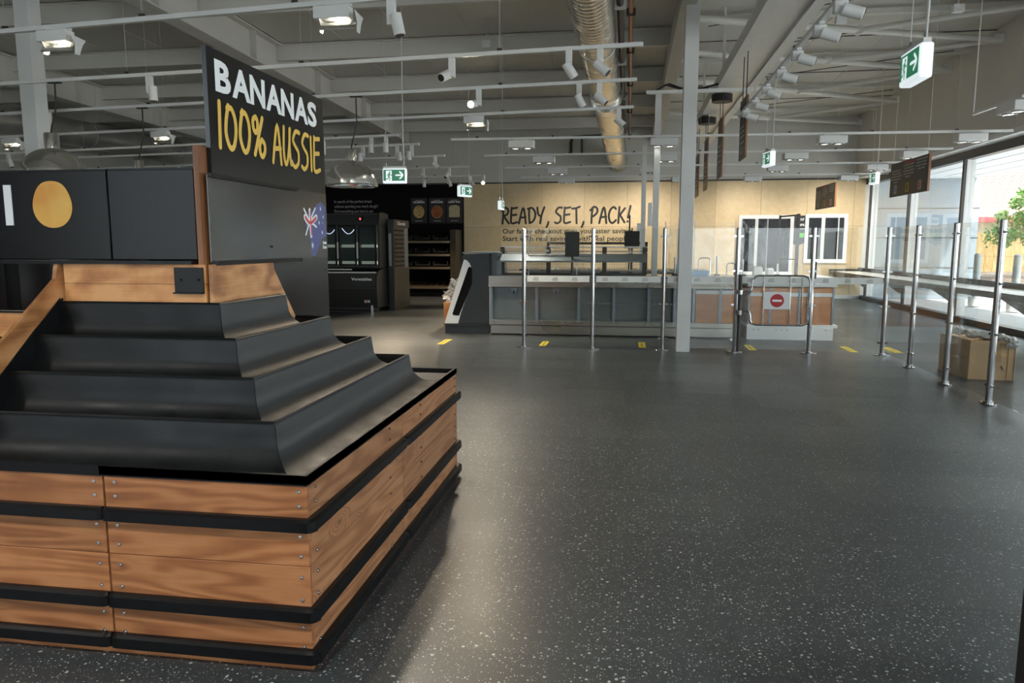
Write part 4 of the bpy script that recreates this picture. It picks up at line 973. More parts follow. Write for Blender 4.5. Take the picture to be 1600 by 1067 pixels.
exit_sign(tuple(at(726, 299, Y=15)), R(58), 'small exit sign hanging at the left edge of the plywood wall')
exit_sign(tuple(at(783, 321, Y=15)), R(84), 'tiny exit sign seen edge on above the letter R of the plywood slogan', s=.8)

# hanging dark notice boards parallel to the side barrier
def notice(X, y0, y1, z0, z1, label):
    o = thing('hanging_notice', label, 'sign', (X, (y0+y1)/2, z0), 'hanging dark notices')
    b = P('board', MB().box(X, X+.022, y0, y1, z0, z1), 'charcoal', o)
    P('board_edge', MB().box(X+.001, X+.021, y0-.004, y0, z0, z1).box(X+.022, X+.026, y0, y1, z0, z1), 'pine_z', o)
    L = y1-y0; H = z1-z0; f = FXn(X-.003, y1)
    m = MB()
    for c, rows in ((.17, 5), (.5, 5), (.82, 4)):
        top = (.74, .84, .90)[(.17, .5, .82).index(c)]
        for r_ in range(rows):
            wd = (.24, .22, .25, .23, .12)[r_]*(1 if c != .82 or r_ < 3 else .6)
            z = z0+H*(top-.085*r_)
            # a row of small illegible words
            u = c*L-wd*L/2; rr = random.Random(int(c*100)+r_)
            while u < c*L+wd*L/2:
                wl = rr.uniform(.02, .06); m.flat([(u, z), (u+wl, z), (u+wl, z+.016), (u, z+.016)], f); u += wl+.014
    P('notice_print', m, 'print_white_dim', b)
    P('notice_heading', MB().flat([(L*.42, z0+H*.91), (L*.66, z0+H*.91), (L*.66, z0+H*.955), (L*.42, z0+H*.955)], f), 'print_red', b)
    for c, mt in ((.17, 'print_white_dim'), (.5, 'tape'), (.82, 'print_white_dim')):
        P('notice_picture', MB().flat([(c*L-.05, z0+H*.08), (c*L+.05, z0+H*.08), (c*L+.05, z0+H*.34), (c*L-.05, z0+H*.34)], f), mt, b)
        f2 = FXn(X-.005, y1)
        P('picture_figure', MB().flat(ell(c*L, z0+H*.21, .025, .05, 14), f2), {'.17': 'print_blue', '.5': 'print_black', '.82': 'print_red'}[str(c).lstrip('0')], b)
    for y in (y0+.06, y1-.06): P('suspension_wire', MB().cyl((X+.01, y, z1), (X+.01, y, zc(y)), .0015, n=6), 'alu', o)
notice(3.3, 9.0, 10.2, 2.045, 2.455, 'dark hanging notice board near the window wall, nearer and larger of two')
notice(3.3, 12.76, 14.0, 2.06, 2.45, 'dark hanging notice board in front of the plywood wall, farther of two')

def blade(y0, y1, z0, z1, label, X=1.5, plate=False):
    o = thing('hanging_banner', label, 'sign', (X, (y0+y1)/2, z0), 'tall dark hanging banners')
    b = P('board', MB().box(X, X+.02, y0, y1, z0, z1), 'charcoal', o)
    P('board_edge', MB().box(X+.020, X+.024, y0, y1, z0, z1).box(X, X+.02, y0-.004, y0, z0, z1), 'pine_z', o)
    f = FXn(X-.003, y1); m = MB(); L = y1-y0; H = z1-z0
    for k, (t, h) in enumerate(((.72, .04), (.52, .045), (.44, .045), (.36, .045), (.26, .05), (.18, .02), (.14, .02), (.10, .02))):
        m.flat([(L*.18, z0+H*t), (L*.82, z0+H*t), (L*.82, z0+H*t+H*h*.6), (L*.18, z0+H*t+H*h*.6)], f)
    P('banner_print', m, 'print_white_dim', b)
    for y in (y0+.12, y1-.12): P('hanging_rod', MB().cyl((X+.01, y, z1), (X+.01, y, 3.98), .007, n=6), 'darkpipe', o)
    if plate: P('ceiling_plate', MB().cyl((X+.01, (y0+y1)/2, 3.80), (X+.01, (y0+y1)/2, 3.92), .17, n=20), 'rubber', o)
blade(10.25, 10.80, 2.59, 3.385, 'tall dark hanging banner nearest the camera, behind the cylinder spotlights')
blade(12.75, 13.35, 2.56, 3.53, 'second tall dark hanging banner, under a black ceiling plate', plate=True)
blade(15.05, 15.65, 2.52, 3.50, 'third tall dark hanging banner, seen almost edge on', plate=True)
blade(16.85, 17.55, 2.50, 3.42, 'farthest tall dark hanging banner, beside the white column')

# cable tray: two channels with a perforated sheet
ct = thing('cable_tray', 'wide perforated cable tray with two steel channels hung under the roof', 'cable tray', (1.55, 12, 3.98))
P('channel', MB().box(1.38, 1.41, 3, 19.5, 3.96, 4.12).box(1.38, 1.51, 3, 19.5, 3.95, 3.965), 'steelgrey', ct)
P('channel', MB().box(1.97, 2.00, 3, 19.5, 3.96, 4.12).box(1.87, 2.00, 3, 19.5, 3.95, 3.965), 'steelgrey', ct)
P('perforated_sheet', MB().box(1.51, 1.87, 3, 19.5, 3.985, 3.99), 'alu', ct)
for y in (6, 9, 12, 15, 18):
    for x in (1.395, 1.985): P('drop_rod', MB().box(x-.02, x+.02, y-.02, y+.02, 4.12, zc(y)), 'steelgrey', ct)
tb = at(1012, 144, Y=12.2); te = at(1130, 144, Y=12.2)
cb_ = thing('cable_bridge', 'white steel channel carrying dark cables from the cable tray to the counter pole', 'cable channel', (.8, 12.2, 3.83))
P('channel', MB().box(tb.x-.02, te.x+.45, 12.17, 12.23, 3.80, 3.85), 'white', cb_)
P('cables', MB().tube([(.40, 12.19, 3.84), (.55, 12.19, 3.93), (.75, 12.2, 3.87), (1.1, 12.2, 3.86), (1.35, 12.2, 3.92)], .018, n=6).tube([(.38, 12.22, 3.84), (.6, 12.21, 3.95), (.8, 12.2, 3.87), (1.2, 12.21, 3.865)], .012, n=6), 'rubber', cb_)

# ducts
def duct(name, pts, rad, label, ribs=True, collar=None):
    o = thing(name, label, 'air duct', tuple(Vector(pts[0])))
    pts = [Vector(p) for p in pts]; path = []; rr = []
    L = 0
    for a, b in zip(pts, pts[1:]):
        n = max(2, int((b-a).length/(.032 if ribs else .4)))
        for i in range(n):
            path.append(a.lerp(b, i/n)); 
    path.append(pts[-1])
    rr = [rad*(1.0+.035*(1 if ribs and i % 4 == 0 else 0)) for i in range(len(path))]
    P('spiral_tube', MB().tube(path, rr, n=32), 'galv' if ribs else 'galvfar', o)
    if collar:
        for y, k in collar: 
            q = min(path, key=lambda p: abs(p.y-y)); P('collar', MB().cyl(q-Vector((0, .25, 0)), q+Vector((0, .25, 0)), rad*k, n=32), 'pendant', o)
    for y in (8, 11, 14, 17): 
        q = min(path, key=lambda p: abs(p.y-y)); P('hanger_strap', MB().tube([q+Vector(((rad+.012)*cos(t), 0, (rad+.012)*sin(t))) for t in [pi*2*i/24 for i in range(24)]], .008, n=5, closed=True).cyl(q+Vector((0, 0, rad)), (q.x, q.y, zc(q.y)), .006, n=5), 'alu', o)
    return o
duct('spiral_duct', [(-.50, 5, 4.32), (-.47, 14.6, 4.30), (-.30, 20.9, 3.68)], .265, 'long galvanised spiral duct running away from the camera to the plywood wall', collar=[(14.9, 1.22)])
duct('spiral_duct', [(-13.9, 13, 4.2), (-13.2, 20.5, 4.15)], .33, 'galvanised spiral duct far away at the left, under the roof', ribs=False)

# pipes
pp = thing('sprinkler_pipe', 'brown copper pipe running along the roof right of the spiral duct', 'pipe', (.02, 12, 4.5))
P('pipe_run', MB().tube([(-.02, 4, 4.55), (-.0, 20.8, 4.55), (-.0, 20.9, 4.3)], .032, n=10), 'copper', pp)
for y in (6.5, 8.6, 10.5, 12.5, 15, 18): P('pipe_clip', MB().box(-.07, .05, y, y+.04, 4.5, 4.6).cyl((-.01, y, 4.6), (-.01, y, zc(y)), .006, n=6), 'darkpipe', pp)
pq = thing('drain_pipe', 'dark grey pipe along the roof beside the copper pipe, turning along the far wall', 'pipe', (-.2, 12, 4.5))
P('pipe_run', MB().tube([(-.16, 4, 4.52), (-.14, 20.7, 4.50), (-.14, 20.85, 4.40), (-1.2, 20.9, 4.40), (-1.55, 20.9, 4.38), (-1.6, 20.9, 4.25), (-1.6, 20.9, 3.95)], .045, n=10), 'darkpipe', pq)
P('branch_pipe', MB().tube([(-1.3, 20.92, 4.40), (-1.3, 20.92, 3.95)], .03, n=8), 'darkpipe', pq)
for y in (7, 10, 13, 16): P('pipe_clip', MB().box(-.23, -.07, y, y+.04, 4.44, 4.58).cyl((-.15, y, 4.58), (-.15, y, zc(y)), .006, n=6), 'alu', pq)
# small ceiling detector boxes
for px, py, lb in ((760, 68, 'small white box under the roof left of the spiral duct'), (1314, 30, 'small white detector box under the roof near the top right'), (1497, 12, 'small white box under the roof at the top right beside the exit sign cord')):
    c = at(px, py, Z=4.62); o = P('detector', MB().box(c.x-.07, c.x+.07, c.y-.05, c.y+.05, 4.56, 4.66).cyl((c.x, c.y, 4.66), (c.x, c.y, zc(c.y)), .008, n=6), 'white', org=(c.x, c.y, 4.56), bevel=.006); tag(o, lb, 'detector')

# power poles standing on the checkout counter
def pole(X, Y, z0, z1, w, label, plates=()):
    o = thing('power_pole', label, 'power pole', (X, Y, z0)); P('pole', MB().box(X-w/2, X+w/2, Y-w/2, Y+w/2, z0, z1), 'white', o, bevel=.003)
    for (dx, za, zb_) in plates: P('switch_box', MB().box(X+dx-.035, X+dx+.035, Y-.05, Y-.01, za, zb_), 'whiteplastic', o, bevel=.004)
pole(.445, 12.35, .955, 3.85, .095, 'tall white power pole on the checkout counter left of the white column', ((-.09, 1.75, 2.12),))
pole(.29, 14.4, .95, 3.3, .085, 'second white power pole farther back, left of the taller one', ((-.08, 1.5, 1.85),))

# lamp light (from the lit fittings)
for k_, (key, px) in enumerate((('R1', 815), ('R1', 1300), ('R1', 1517), ('R3', 871), ('R3', 1215), ('R3', 1370), ('N1', 1586), ('R4', 885), ('R4', 1063), ('R4', 1176), ('R4', 1326))):
    q = on(key, px); spot(q-Vector((0, 0, .19)), q-Vector((0, -.001, 3)), 45, 110, .8, (1, .96, .88), .1)
for px in (885, 1010, 1176, 1326):
    q = on('R4', px); spot(q-Vector((0, 0, .2)), Vector((q.x, 21.0, 1.0)), 42, 120, .9, (1, .90, .74), .1)
for key, px in (('T1', 92), ('T1', 528), ('T4', 745), ('T4', 254), ('T4', 20)):
    q = on(key, px); spot(q-Vector((0, .02, .20)), q-Vector((0, .6, 3)), 90, 120, .7, (1, .86, .68), .08)

WARM = (1.0, .80, .56)
spot(b_+Vector((-.01, -.03, -.02)), (b_.x-.2, 3.0, 0), 16, 60, .8, WARM)
spot(on('T7', 600)-Vector((0, 0, .3)), (-4.3, 12.6, 0), 110, 75, .7, WARM)
spot(on('T5', 603)-Vector((0, 0, .3)), (-3.4, 11.6, 0), 60, 70, .7, WARM)
spot(on('T9', 663)-Vector((0, 0, .3)), (-5.0, 19.0, 0), 70, 80, .7, WARM)
spot(b2_+Vector((0, -.03, -.01)), (b2_.x-.3, 14.2, 0), 120, 50, .5, WARM)
# =================================================================== BARRIER, CHECKOUTS
posts = [(-1.42, 10.25), (-.46, 10.25), (.505, 10.25), (1.465, 10.25), (2.425, 10.25), (3.34, 10.22), (3.345, 9.27), (3.32, 8.20), (3.30, 7.21), (3.28, 6.0)]
lbs = ['leftmost stainless post of the glass barrier, in front of the slogan wall', 'second stainless barrier post from the left', 'third stainless barrier post from the left, just left of the white column', 'stainless hinge post of the gate, right of the white column', 'stainless barrier post at the closing end of the gate, right of the no entry plate', 'corner stainless post where the barrier turns towards the camera', 'first stainless barrier post after the corner', 'stainless barrier post in front of the left end of the cardboard box', 'stainless barrier post nearest the camera, in front of the cardboard box', '']
proto_post = None
for k, ((x, y), lb) in enumerate(zip(posts[:9], lbs)):
    if proto_post is None:
        o = thing('barrier_post', lb, 'post', (0, 0, 0), 'stainless barrier posts')
        P('tube', MB().cyl((0, 0, .012), (0, 0, 1.665), .0285, n=24).lathe([(.0285, 1.665), (.024, 1.672), (0, 1.674)], n=24), 'chrome', o)
        P('base_plate', MB().prism(ell(0, 0, .105, .055, 28), lambda a, b, z: (a, b, z), 0, .012).cyl((0, 0, .012), (0, 0, .03), .042, n=20), 'chrome', o, bevel=.002)
        for z in (.17, .645, 1.10, 1.56):
            P('glass_clamp', MB().box(-.062, -.026, -.011, .011, z-.012, z+.012).cyl((-.055, -.018, z), (-.055, .018, z), .010, n=10), 'chrome', o)
            P('glass_clamp', MB().box(.026, .062, -.011, .011, z-.012, z+.012).cyl((.055, -.018, z), (.055, .018, z), .010, n=10), 'chrome', o)
        proto_post = o; o.location = (x, y, 0)
    else: dup(proto_post, (x, y, 0), lb, R(90) if k > 5 else 0)
gl = ['glass barrier panel at the left end, between the first two posts', 'glass barrier panel in front of the grey counter bays, second from the left', 'glass barrier panel crossed by the white column', 'glass barrier panel behind the gate with the no entry plate', 'glass barrier panel between the gate and the corner post', 'glass side panel nearest the corner', 'glass side panel beside the left end of the cardboard box', 'glass side panel in front of the cardboard box', 'glass side panel at the right edge of the photo, nearest the camera']
def mark(m, f, u):                       # small slanted three bar emblem
    for dx in (-.026, -.006, .014): m.stroke([(u+dx-.008, .958), (u+dx+.012, .997)], .0115, f)
    m.stroke([(u-.034, .958), (u+.040, .958)], .009, f); m.stroke([(u+.026, .997), (u+.040, .958)], .010, f)
for k, lb in enumerate(gl):
    (x0, y0), (x1, y1) = posts[k], posts[k+1]
    a = Vector((x0, y0, 0)); b = Vector((x1, y1, 0)); d = (b-a).normalized(); L = (b-a).length; nn = Vector((-d.y, d.x, 0)); 
    if nn.y > 0 or (abs(nn.y) < .2 and nn.x > 0): nn = -nn
    a2 = a+d*.045; L2 = L-.09
    fn = lambda u, z, t=0.0: a2+d*u+Vector((0, 0, z))+nn*t
    o = thing('glass_panel', lb, 'glass barrier panel', tuple((a+b)/2), 'glass barrier panels')
    P('pane', MB().prism([(0, .05), (L2, .05), (L2, 1.665), (0, 1.665)], lambda u, z, t: fn(u, z, t), 0, .010), 'barrierglass', o)
    fs_ = lambda u, z: fn(u, z, .0125)
    P('frosted_strip', MB().flat([(0, .935), (L2, .935), (L2, 1.02), (0, 1.02)], fs_), 'strip' if k < 5 else 'strip2', o)
    u = .12
    while u < L2-.08:
        m = MB(); mark(m, lambda x, z: fn(x, z, .014), u); P('logo_mark', m, 'print_white_dim' if k < 5 else 'strip2', o); u += .27

# gate
gt = thing('swing_gate', 'tubular steel swing gate carrying a white no entry plate', 'gate', (1.52, 10.17, .35))
gy = 10.17
def rounded(x0, x1, z0, z1, r):
    pts = []
    for cx, cz, a0 in ((x1-r, z1-r, 0), (x0+r, z1-r, 90), (x0+r, z0+r, 180), (x1-r, z0+r, 270)):
        for i in range(7): pts.append((cx+r*cos(R(a0+15*i)), gy, cz+r*sin(R(a0+15*i))))
    return pts
P('gate_frame', MB().tube([(1.55, gy, .80), (1.60, gy, .80), (1.64, gy, .83), (1.655, gy, .88), (1.66, gy, .97), (1.685, gy, 1.02), (1.73, gy, 1.04), (2.30, gy, 1.04), (2.36, gy, 1.02), (2.385, gy, .97), (2.385, gy, .46), (2.36, gy, .405), (2.31, gy, .385), (1.72, gy, .385), (1.665, gy, .40), (1.645, gy, .45), (1.64, gy, .52), (1.62, gy, .565), (1.58, gy, .58), (1.53, gy, .58)], .0125, n=10), 'chrome', gt)
for x in (1.80, 2.14, 2.29): P('gate_bar', MB().cyl((x, gy, .385), (x, gy, 1.04), .0105, n=10), 'chrome', gt)
ne = P('no_entry_plate', MB().box(1.81, 2.135, gy-.018, gy-.013, .60, .83), 'whiteplastic', gt, label='white plate with red no entry disc')
P('red_disc', MB().flat(ell(1.975, .713, .088, .088, 36), FY(gy-.019)), 'print_red', ne)
P('white_bar', MB().box(1.915, 2.035, gy-.022, gy-.0205, .70, .726), 'print_white', ne)
P('hinge_post', MB().cyl((1.50, gy, .02), (1.50, gy, 1.05), .026, n=16), 'darkpipe', gt)
for z in (.55, .82): P('hinge_bracket', MB().cyl((1.50, gy, z-.03), (1.50, gy, z+.03), .036, n=16), 'chrome', gt)
P('latch_post', MB().cyl((2.47, 10.30, 1.0), (2.47, 10.30, 1.22), .022, n=12), 'darkpipe', gt)

# --- main checkout counter
cc = thing('checkout_counter', 'long grey and stainless checkout counter with open bays behind the glass barrier', 'checkout counter', (-.3, 12.1, 0), 'checkout counters')
CY = 11.72; CB = 12.75
def counter(root, x0, x1, bays, splits):
    P('kick_plate', MB().box(x0, x1, CY-.02, CY, .02, .155).box(x0, x1, CY-.03, CY, .165, .235), 'stainless', root, bevel=.002)
    P('carcass_back', MB().box(x0+.01, x1-.01, CY+.14, CB, .0, .78), 'greymetal', root)
    P('bay_floor', MB().box(x0, x1, CY, CY+.14, .235, .25), 'greymetal', root)
    P('worktop', MB().box(x0-.01, x1+.01, CY-.03, CB, .805, .955), 'stainless', root, bevel=.006)
    P('worktop_lip', MB().box(x0-.01, x1+.01, CY-.045, CY-.03, .775, .815), 'stainless', root, bevel=.003)
    for sx in splits:
        P('upright', MB().box(sx-.022, sx+.022, CY-.005, CY+.14, .235, .79), 'galvpost', root)
    for sx in splits:
        for dx in (-.07, -.045, .045, .07): P('kick_bolt', MB().cyl((sx+dx, CY-.03, .205+(.012 if abs(dx) < .06 else 0)), (sx+dx, CY-.034, .205+(.012 if abs(dx) < .06 else 0)), .007, n=8), 'darkpipe', root)
spl = [-2.16, -1.42, -.745, -.19, .355, .75]
counter(cc, -2.19, 1.66, None, spl)
P('end_face', MB().box(-2.19, -2.165, CY-.02, CB, 0, .95), 'stainless', cc)
for a, b in ((-.745, -.19), (-.19, .355), (.355, .95)): P('bay_shelf', MB().box(a+.03, b-.03, CY+.02, CY+.14, .505, .535), 'greymetal', cc)
for x in (-1.80, -1.12):
    P('clamp_fitting', MB().box(x-.05, x+.05, CY+.10, CY+.14, .70, .75).box(x-.03, x-.015, CY+.06, CY+.12, .66, .72).box(x+.02, x+.035, CY+.06, CY+.12, .66, .72), 'galvpost', cc)
for a, b in ((1.07, 1.42), (1.46, 1.64)):
    P('timber_front', MB().box(a, b, CY-.004, CY+.12, .24, .69), 'orange_ply', cc)
    P('timber_head_strip', MB().box(a, b, CY-.008, CY, .69, .745), 'whiteplastic', cc)
for x in (1.04, 1.44): P('zinc_profile', MB().box(x-.02, x+.02, CY-.015, CY+.1, .235, .79), 'galvpost', cc)

# second counter (timber fronted) right of the gap
c2 = thing('checkout_counter', 'timber fronted checkout counter with white kick plates behind the gate', 'checkout counter', (2.47, 12.1, 0), 'checkout counters')
P('kick_plate', MB().box(1.845, 3.11, CY-.03, CY, .0, .19).box(1.845, 3.17, CY-.02, CY+.6, .19, .235), 'whiteplastic', c2, bevel=.003)
P('carcass', MB().box(1.86, 3.10, CY, CB, .0, .80), 'orange_ply', c2)
for x in (1.87, 2.18, 2.60, 2.73, 3.09): P('zinc_profile', MB().box(x-.014, x+.014, CY-.012, CY, .235, .79), 'galvpost', c2)
P('head_strip', MB().box(1.86, 3.10, CY-.008, CY-.001, .665, .72), 'whiteplastic', c2)
P('worktop', MB().box(1.83, 3.13, CY-.04, CB, .81, .955), 'whiteplastic', c2, bevel=.006)
for x in (1.95, 2.02, 2.28, 2.36, 2.44, 3.0): P('kick_bolt', MB().cyl((x, CY-.03, .155), (x, CY-.035, .155), .008, n=8), 'darkpipe', c2)

# conveyor end housing with the slanted white and black nose panel
kh = thing('counter_end_housing', 'charcoal end housing of the checkout with a slanted white and black nose panel', 'counter housing', (-2.5, 12.1, 0))
fk = lambda x, z, y: (x, y, z)
P('housing_body', MB().prism([(-2.70, .17), (-2.20, .17), (-2.20, 1.31), (-2.62, 1.29), (-2.64, 1.20), (-2.49, 1.08), (-2.475, .86), (-2.66, .36)], fk, 11.71, 12.55), 'charcoal', kh)
P('plinth', MB().box(-2.935, -2.205, 11.73, 12.55, 0, .15), 'charcoal', kh)
P('plinth_bumper', MB().box(-2.95, -2.205, 11.70, 12.56, .15, .165), 'darkalu', kh)
P('nose_panel', MB().prism([(-2.935, .17), (-2.71, .17), (-2.66, .34), (-2.475, .86), (-2.485, 1.09), (-2.51, 1.15), (-2.56, 1.20), (-2.60, 1.21)], fk, 11.695, 12.5), 'whiteplastic', kh)
P('black_window', MB().prism([(-2.80, .33), (-2.78, .305), (-2.69, .30), (-2.47, .83), (-2.475, 1.07), (-2.50, 1.10), (-2.53, 1.08)], fk, 11.690, 11.694), 'darkpanel', kh)
P('upper_cap', MB().box(-2.63, -2.03, 11.71, 12.6, 1.305, 1.33), 'greymetal', kh)
P('upper_side', MB().box(-2.20, -2.04, 12.0, 12.55, .955, 1.305), 'greymetal', kh)

# wire merchandising rack on the counter
wr_ = thing('wire_rack', 'long low wire rack with grey canopy standing on the checkout counter', 'rack', (-.85, 12.2, .955))
for x in (-2.03, -1.27, -.36, .28): P('perforated_upright', MB().box(x-.035, x+.035, 12.06, 12.10, .96, 1.41), 'darkpipe', wr_)
P('top_rail', MB().box(-2.07, .33, 12.06, 12.10, 1.395, 1.42).box(-2.07, .33, 12.06, 12.10, 1.315, 1.325), 'alu', wr_)
P('canopy', MB().prism([(11.90, 1.165), (11.90, 1.19), (12.06, 1.30), (12.10, 1.30), (12.08, 1.27)], lambda y, z, x: (x, y, z), -2.10, .31), 'greymetal', wr_)
P('base_rail', MB().box(-2.05, .30, 12.05, 12.12, .956, .985), 'darkpipe', wr_)
g = MB()
for k in range(58): x = -1.99+k*.039; g.bar((x, 12.065, .985), (x, 12.065, 1.16), .005)
for z in (1.02, 1.08, 1.13): g.bar((-2.0, 12.063, z), (.27, 12.063, z), .005)
P('wire_grid', g, 'galvpost', wr_)
g = MB()
for k in range(58): x = -1.99+k*.039; g.bar((x, 12.065, 1.325), (x, 12.065, 1.395), .005)
P('upper_wire_grid', g, 'galvpost', wr_)
P('rear_shelf', MB().box(-2.0, .28, 12.12, 12.5, 1.02, 1.035).box(-2.0, .28, 12.12, 12.5, 1.33, 1.345), 'stainless', wr_)

def monitor(px0, px1, py0, py1, Y, label, m='screen'):
    a = at(px0, py0, Y=Y); b = at(px1, py1, Y=Y); o = thing('monitor', label, 'monitor', ((a.x+b.x)/2, Y, b.z), 'dark checkout monitors')
    P('display_panel', MB().box(a.x, b.x, Y, Y+.03, b.z, a.z), m, o, bevel=.004)
    P('stand_pole', MB().cyl(((a.x+b.x)/2, Y+.05, .955), ((a.x+b.x)/2, Y+.05, a.z-.05), .02, n=10), 'darkpipe', o)
monitor(883, 905, 362, 401, 11.88, 'dark grey monitor above the wire rack, in front of the small slogan text', 'charcoal')
monitor(976, 999, 361, 388, 12.3, 'black monitor at the right end of the wire rack under the slogan')
for px, z1, lb in ((983, 1.93, 'tall dark pole behind the right monitor at the end of the slogan'), (987, 1.72, 'shorter dark pole beside the right monitor')):
    p = at(px, 390, Y=12.5); o = P('camera_pole', MB().cyl((p.x, 12.5, .955), (p.x, 12.5, z1), .014, n=10), 'darkpipe', org=(p.x, 12.5, .955)); tag(o, lb, 'pole')

# clear sheets and frames over the checkouts
def screen(px0, py0, px1, py1, Y, Y2, label, frame=True, film=False):
    a = at(px0, py0, Y=Y2); b = at(px1, py1, Y=Y); z0 = .96
    o = thing('clear_screen', label, 'clear screen', ((a.x+b.x)/2, Y, z0), 'clear screens over the checkouts')
    rl = random.Random(px0); rows = []
    n = 14; k = 12
    A = Vector((a.x, Y2, 0)); B = Vector((b.x, Y, 0))
    for i in range(k+1):
        z = z0+.05+(b.z-z0-.07)*i/k; rows.append([A.lerp(B, j/n)+Vector((0, (rl.uniform(-1, 1)*.022 if film else 0), z)) for j in range(n+1)])
    P('sheet', MB().sheet(rows), 'film' if film else 'glass', o)
    if frame:
        P('frame', MB().bar((A.x, A.y, z0), (A.x, A.y, b.z), .03).bar((B.x, B.y, z0), (B.x, B.y, b.z), .045).bar((A.x, A.y, b.z-.02), (B.x, B.y, b.z-.02), .022).bar((A.x, A.y, 1.22), (B.x, B.y, 1.22), .014), 'darkalu', o)
    else:
        P('edge_clip', MB().bar((A.x, A.y, z0), (A.x, A.y, b.z), .015).bar((B.x, B.y, z0), (B.x, B.y, b.z), .015), 'alu', o)
screen(1219, 342, 1248, 334, 12.0, 12.6, 'clear screen in a dark upright frame on the timber checkout', True, True)
screen(1160, 342, 1200, 342, 12.3, 12.3, 'crumpled clear film sheet hanging left of the dark framed screen', False, True)
screen(1086, 345, 1150, 345, 12.4, 12.4, 'crumpled clear film sheet between the white column and the gate post', False, True)
screen(1040, 346, 1060, 346, 12.3, 12.3, 'narrow clear film strip left of the white column', False, True)
screen(826, 355, 902, 355, 12.02, 12.03, 'crumpled clear film sheet hanging behind the left dark monitor', False, True)

# counter top items
bb = thing('blue_basket', 'bright blue plastic crate lying on the checkout right of the white column', 'crate', tuple(at(1092, 430, Y=12.2)))
p = at(1092, 432, Y=12.2)
P('crate_body', MB().box(p.x-.14, p.x+.14, 12.1, 12.35, .956, 1.02), 'blueplastic', bb, bevel=.008)
P('crate_rim', MB().box(p.x-.15, p.x+.15, 12.09, 12.36, 1.02, 1.035), 'blueplastic', bb, bevel=.004)
q = at(1060, 425, Y=12.6); o = P('blue_container', MB().box(q.x-.05, q.x+.05, 12.55, 12.65, .956, 1.12), 'blueplastic', org=(q.x, 12.6, .956), bevel=.008); tag(o, 'small blue container on the checkout just left of the white column', 'container')
def loop(px0, px1, py, Y, label):
    a = at(px0, py, Y=Y); b = at(px1, py, Y=Y); r = .04; z1 = a.z
    o = P('hoop_rail', MB().tube([(a.x, Y, .95), (a.x, Y, z1-r), (a.x+r*.3, Y, z1-r*.3), (a.x+r, Y, z1), (b.x-r, Y, z1), (b.x-r*.3, Y, z1-r*.3), (b.x, Y, z1-r), (b.x, Y, .95)], .010, n=8), 'chrome', org=((a.x+b.x)/2, Y, .95)); tag(o, label, 'rail')
loop(1092, 1110, 403, 12.2, 'small bent tube hoop on the checkout above the blue crate')
loop(1136, 1149, 411, 12.4, 'low bent tube hoop on the checkout beside the gate post')
for px, py, lb in ((1055, 402, 'silver post with card reader arm left of the white column'), (1121, 400, 'silver post standing on the checkout right of the blue crate'), (1161, 405, 'dark grey post standing on the checkout right of the gate post'), (1215, 412, 'short pale post on the timber checkout')):
    p = at(px, py, Y=12.3); o = thing('reader_post', lb, 'post', (p.x, 12.3, .955), 'posts on the checkout top')
    P('stem', MB().cyl((p.x, 12.3, .955), (p.x, 12.3, p.z), .016, n=12), 'alu', o); P('foot', MB().cyl((p.x, 12.3, .955), (p.x, 12.3, .975), .05, n=16), 'darkpipe', o)
for px, w, h, lb in ((1183, .13, .12, 'beige till box on the timber checkout, left of two'), (1203, .09, .09, 'small beige till box on the timber checkout, right of two')):
    p = at(px, 430, Y=12.3); o = P('till_box', MB().box(p.x-w/2, p.x+w/2, 12.2, 12.4, .956, .956+h).prism([(12.2, .956+h), (12.3, .956+h+.03), (12.4, .956+h+.03), (12.4, .956+h)], lambda y, z, x: (x, y, z), p.x-w/2, p.x+w/2), 'whiteplastic', org=(p.x, 12.3, .956), bevel=.006); tag(o, lb, 'till')
# rear checkout
rc = thing('rear_checkout', 'farther checkout counter behind the wire rack, stainless with dark edge', 'checkout counter', (-.2, 15, 0), 'checkout counters')
P('counter_body', MB().box(-2.0, 1.5, 14.6, 15.5, 0, .9), 'greymetal', rc)
P('worktop', MB().box(-2.05, 1.55, 14.5, 15.6, .90, .96), 'stainless', rc, bevel=.006)
P('rear_rack', MB().box(-1.6, .4, 14.9, 14.95, 1.45, 1.50).box(-1.6, -1.55, 14.9, 14.95, .96, 1.5).box(.35, .4, 14.9, 14.95, .96, 1.5).box(-1.6, .4, 14.9, 15.2, 1.22, 1.24), 'darkpipe', rc)

# purple notice on the wall between the two windows
pn = P('wall_notice', MB().prism([(4.34, 1.50), (4.55, 1.42), (4.72, 1.50), (4.72, 2.22), (4.34, 2.22)], lambda x, z, y: (x, y, z), YB-.02, YB-.002), 'charcoal', org=(4.53, YB-.01, 1.42)); tag(pn, 'dark grey pointed notice on the plywood wall between the two white windows', 'sign')
n_ = MB(); text_mb(n_, 'your', FY(YB-.022), 4.52, 2.06, .17, .09, .02); text_mb(n_, 'here', FY(YB-.022), 4.52, 1.94, .17, .09, .02); n_.box(4.50, 4.72, YB-.023, YB-.021, 1.86, 1.875)
P('notice_lettering', n_, 'print_white', pn); P('green_mark', MB().box(4.58, 4.70, YB-.024, YB-.021, 1.64, 1.76), 'print_green', pn)
sk = P('power_outlet', MB().box(5.90, 6.0, YB-.03, YB, .42, .52), 'whiteplastic', org=(5.95, YB-.015, .42), bevel=.005); tag(sk, 'white power outlet with plug low on the plywood wall in the right corner', 'power outlet')

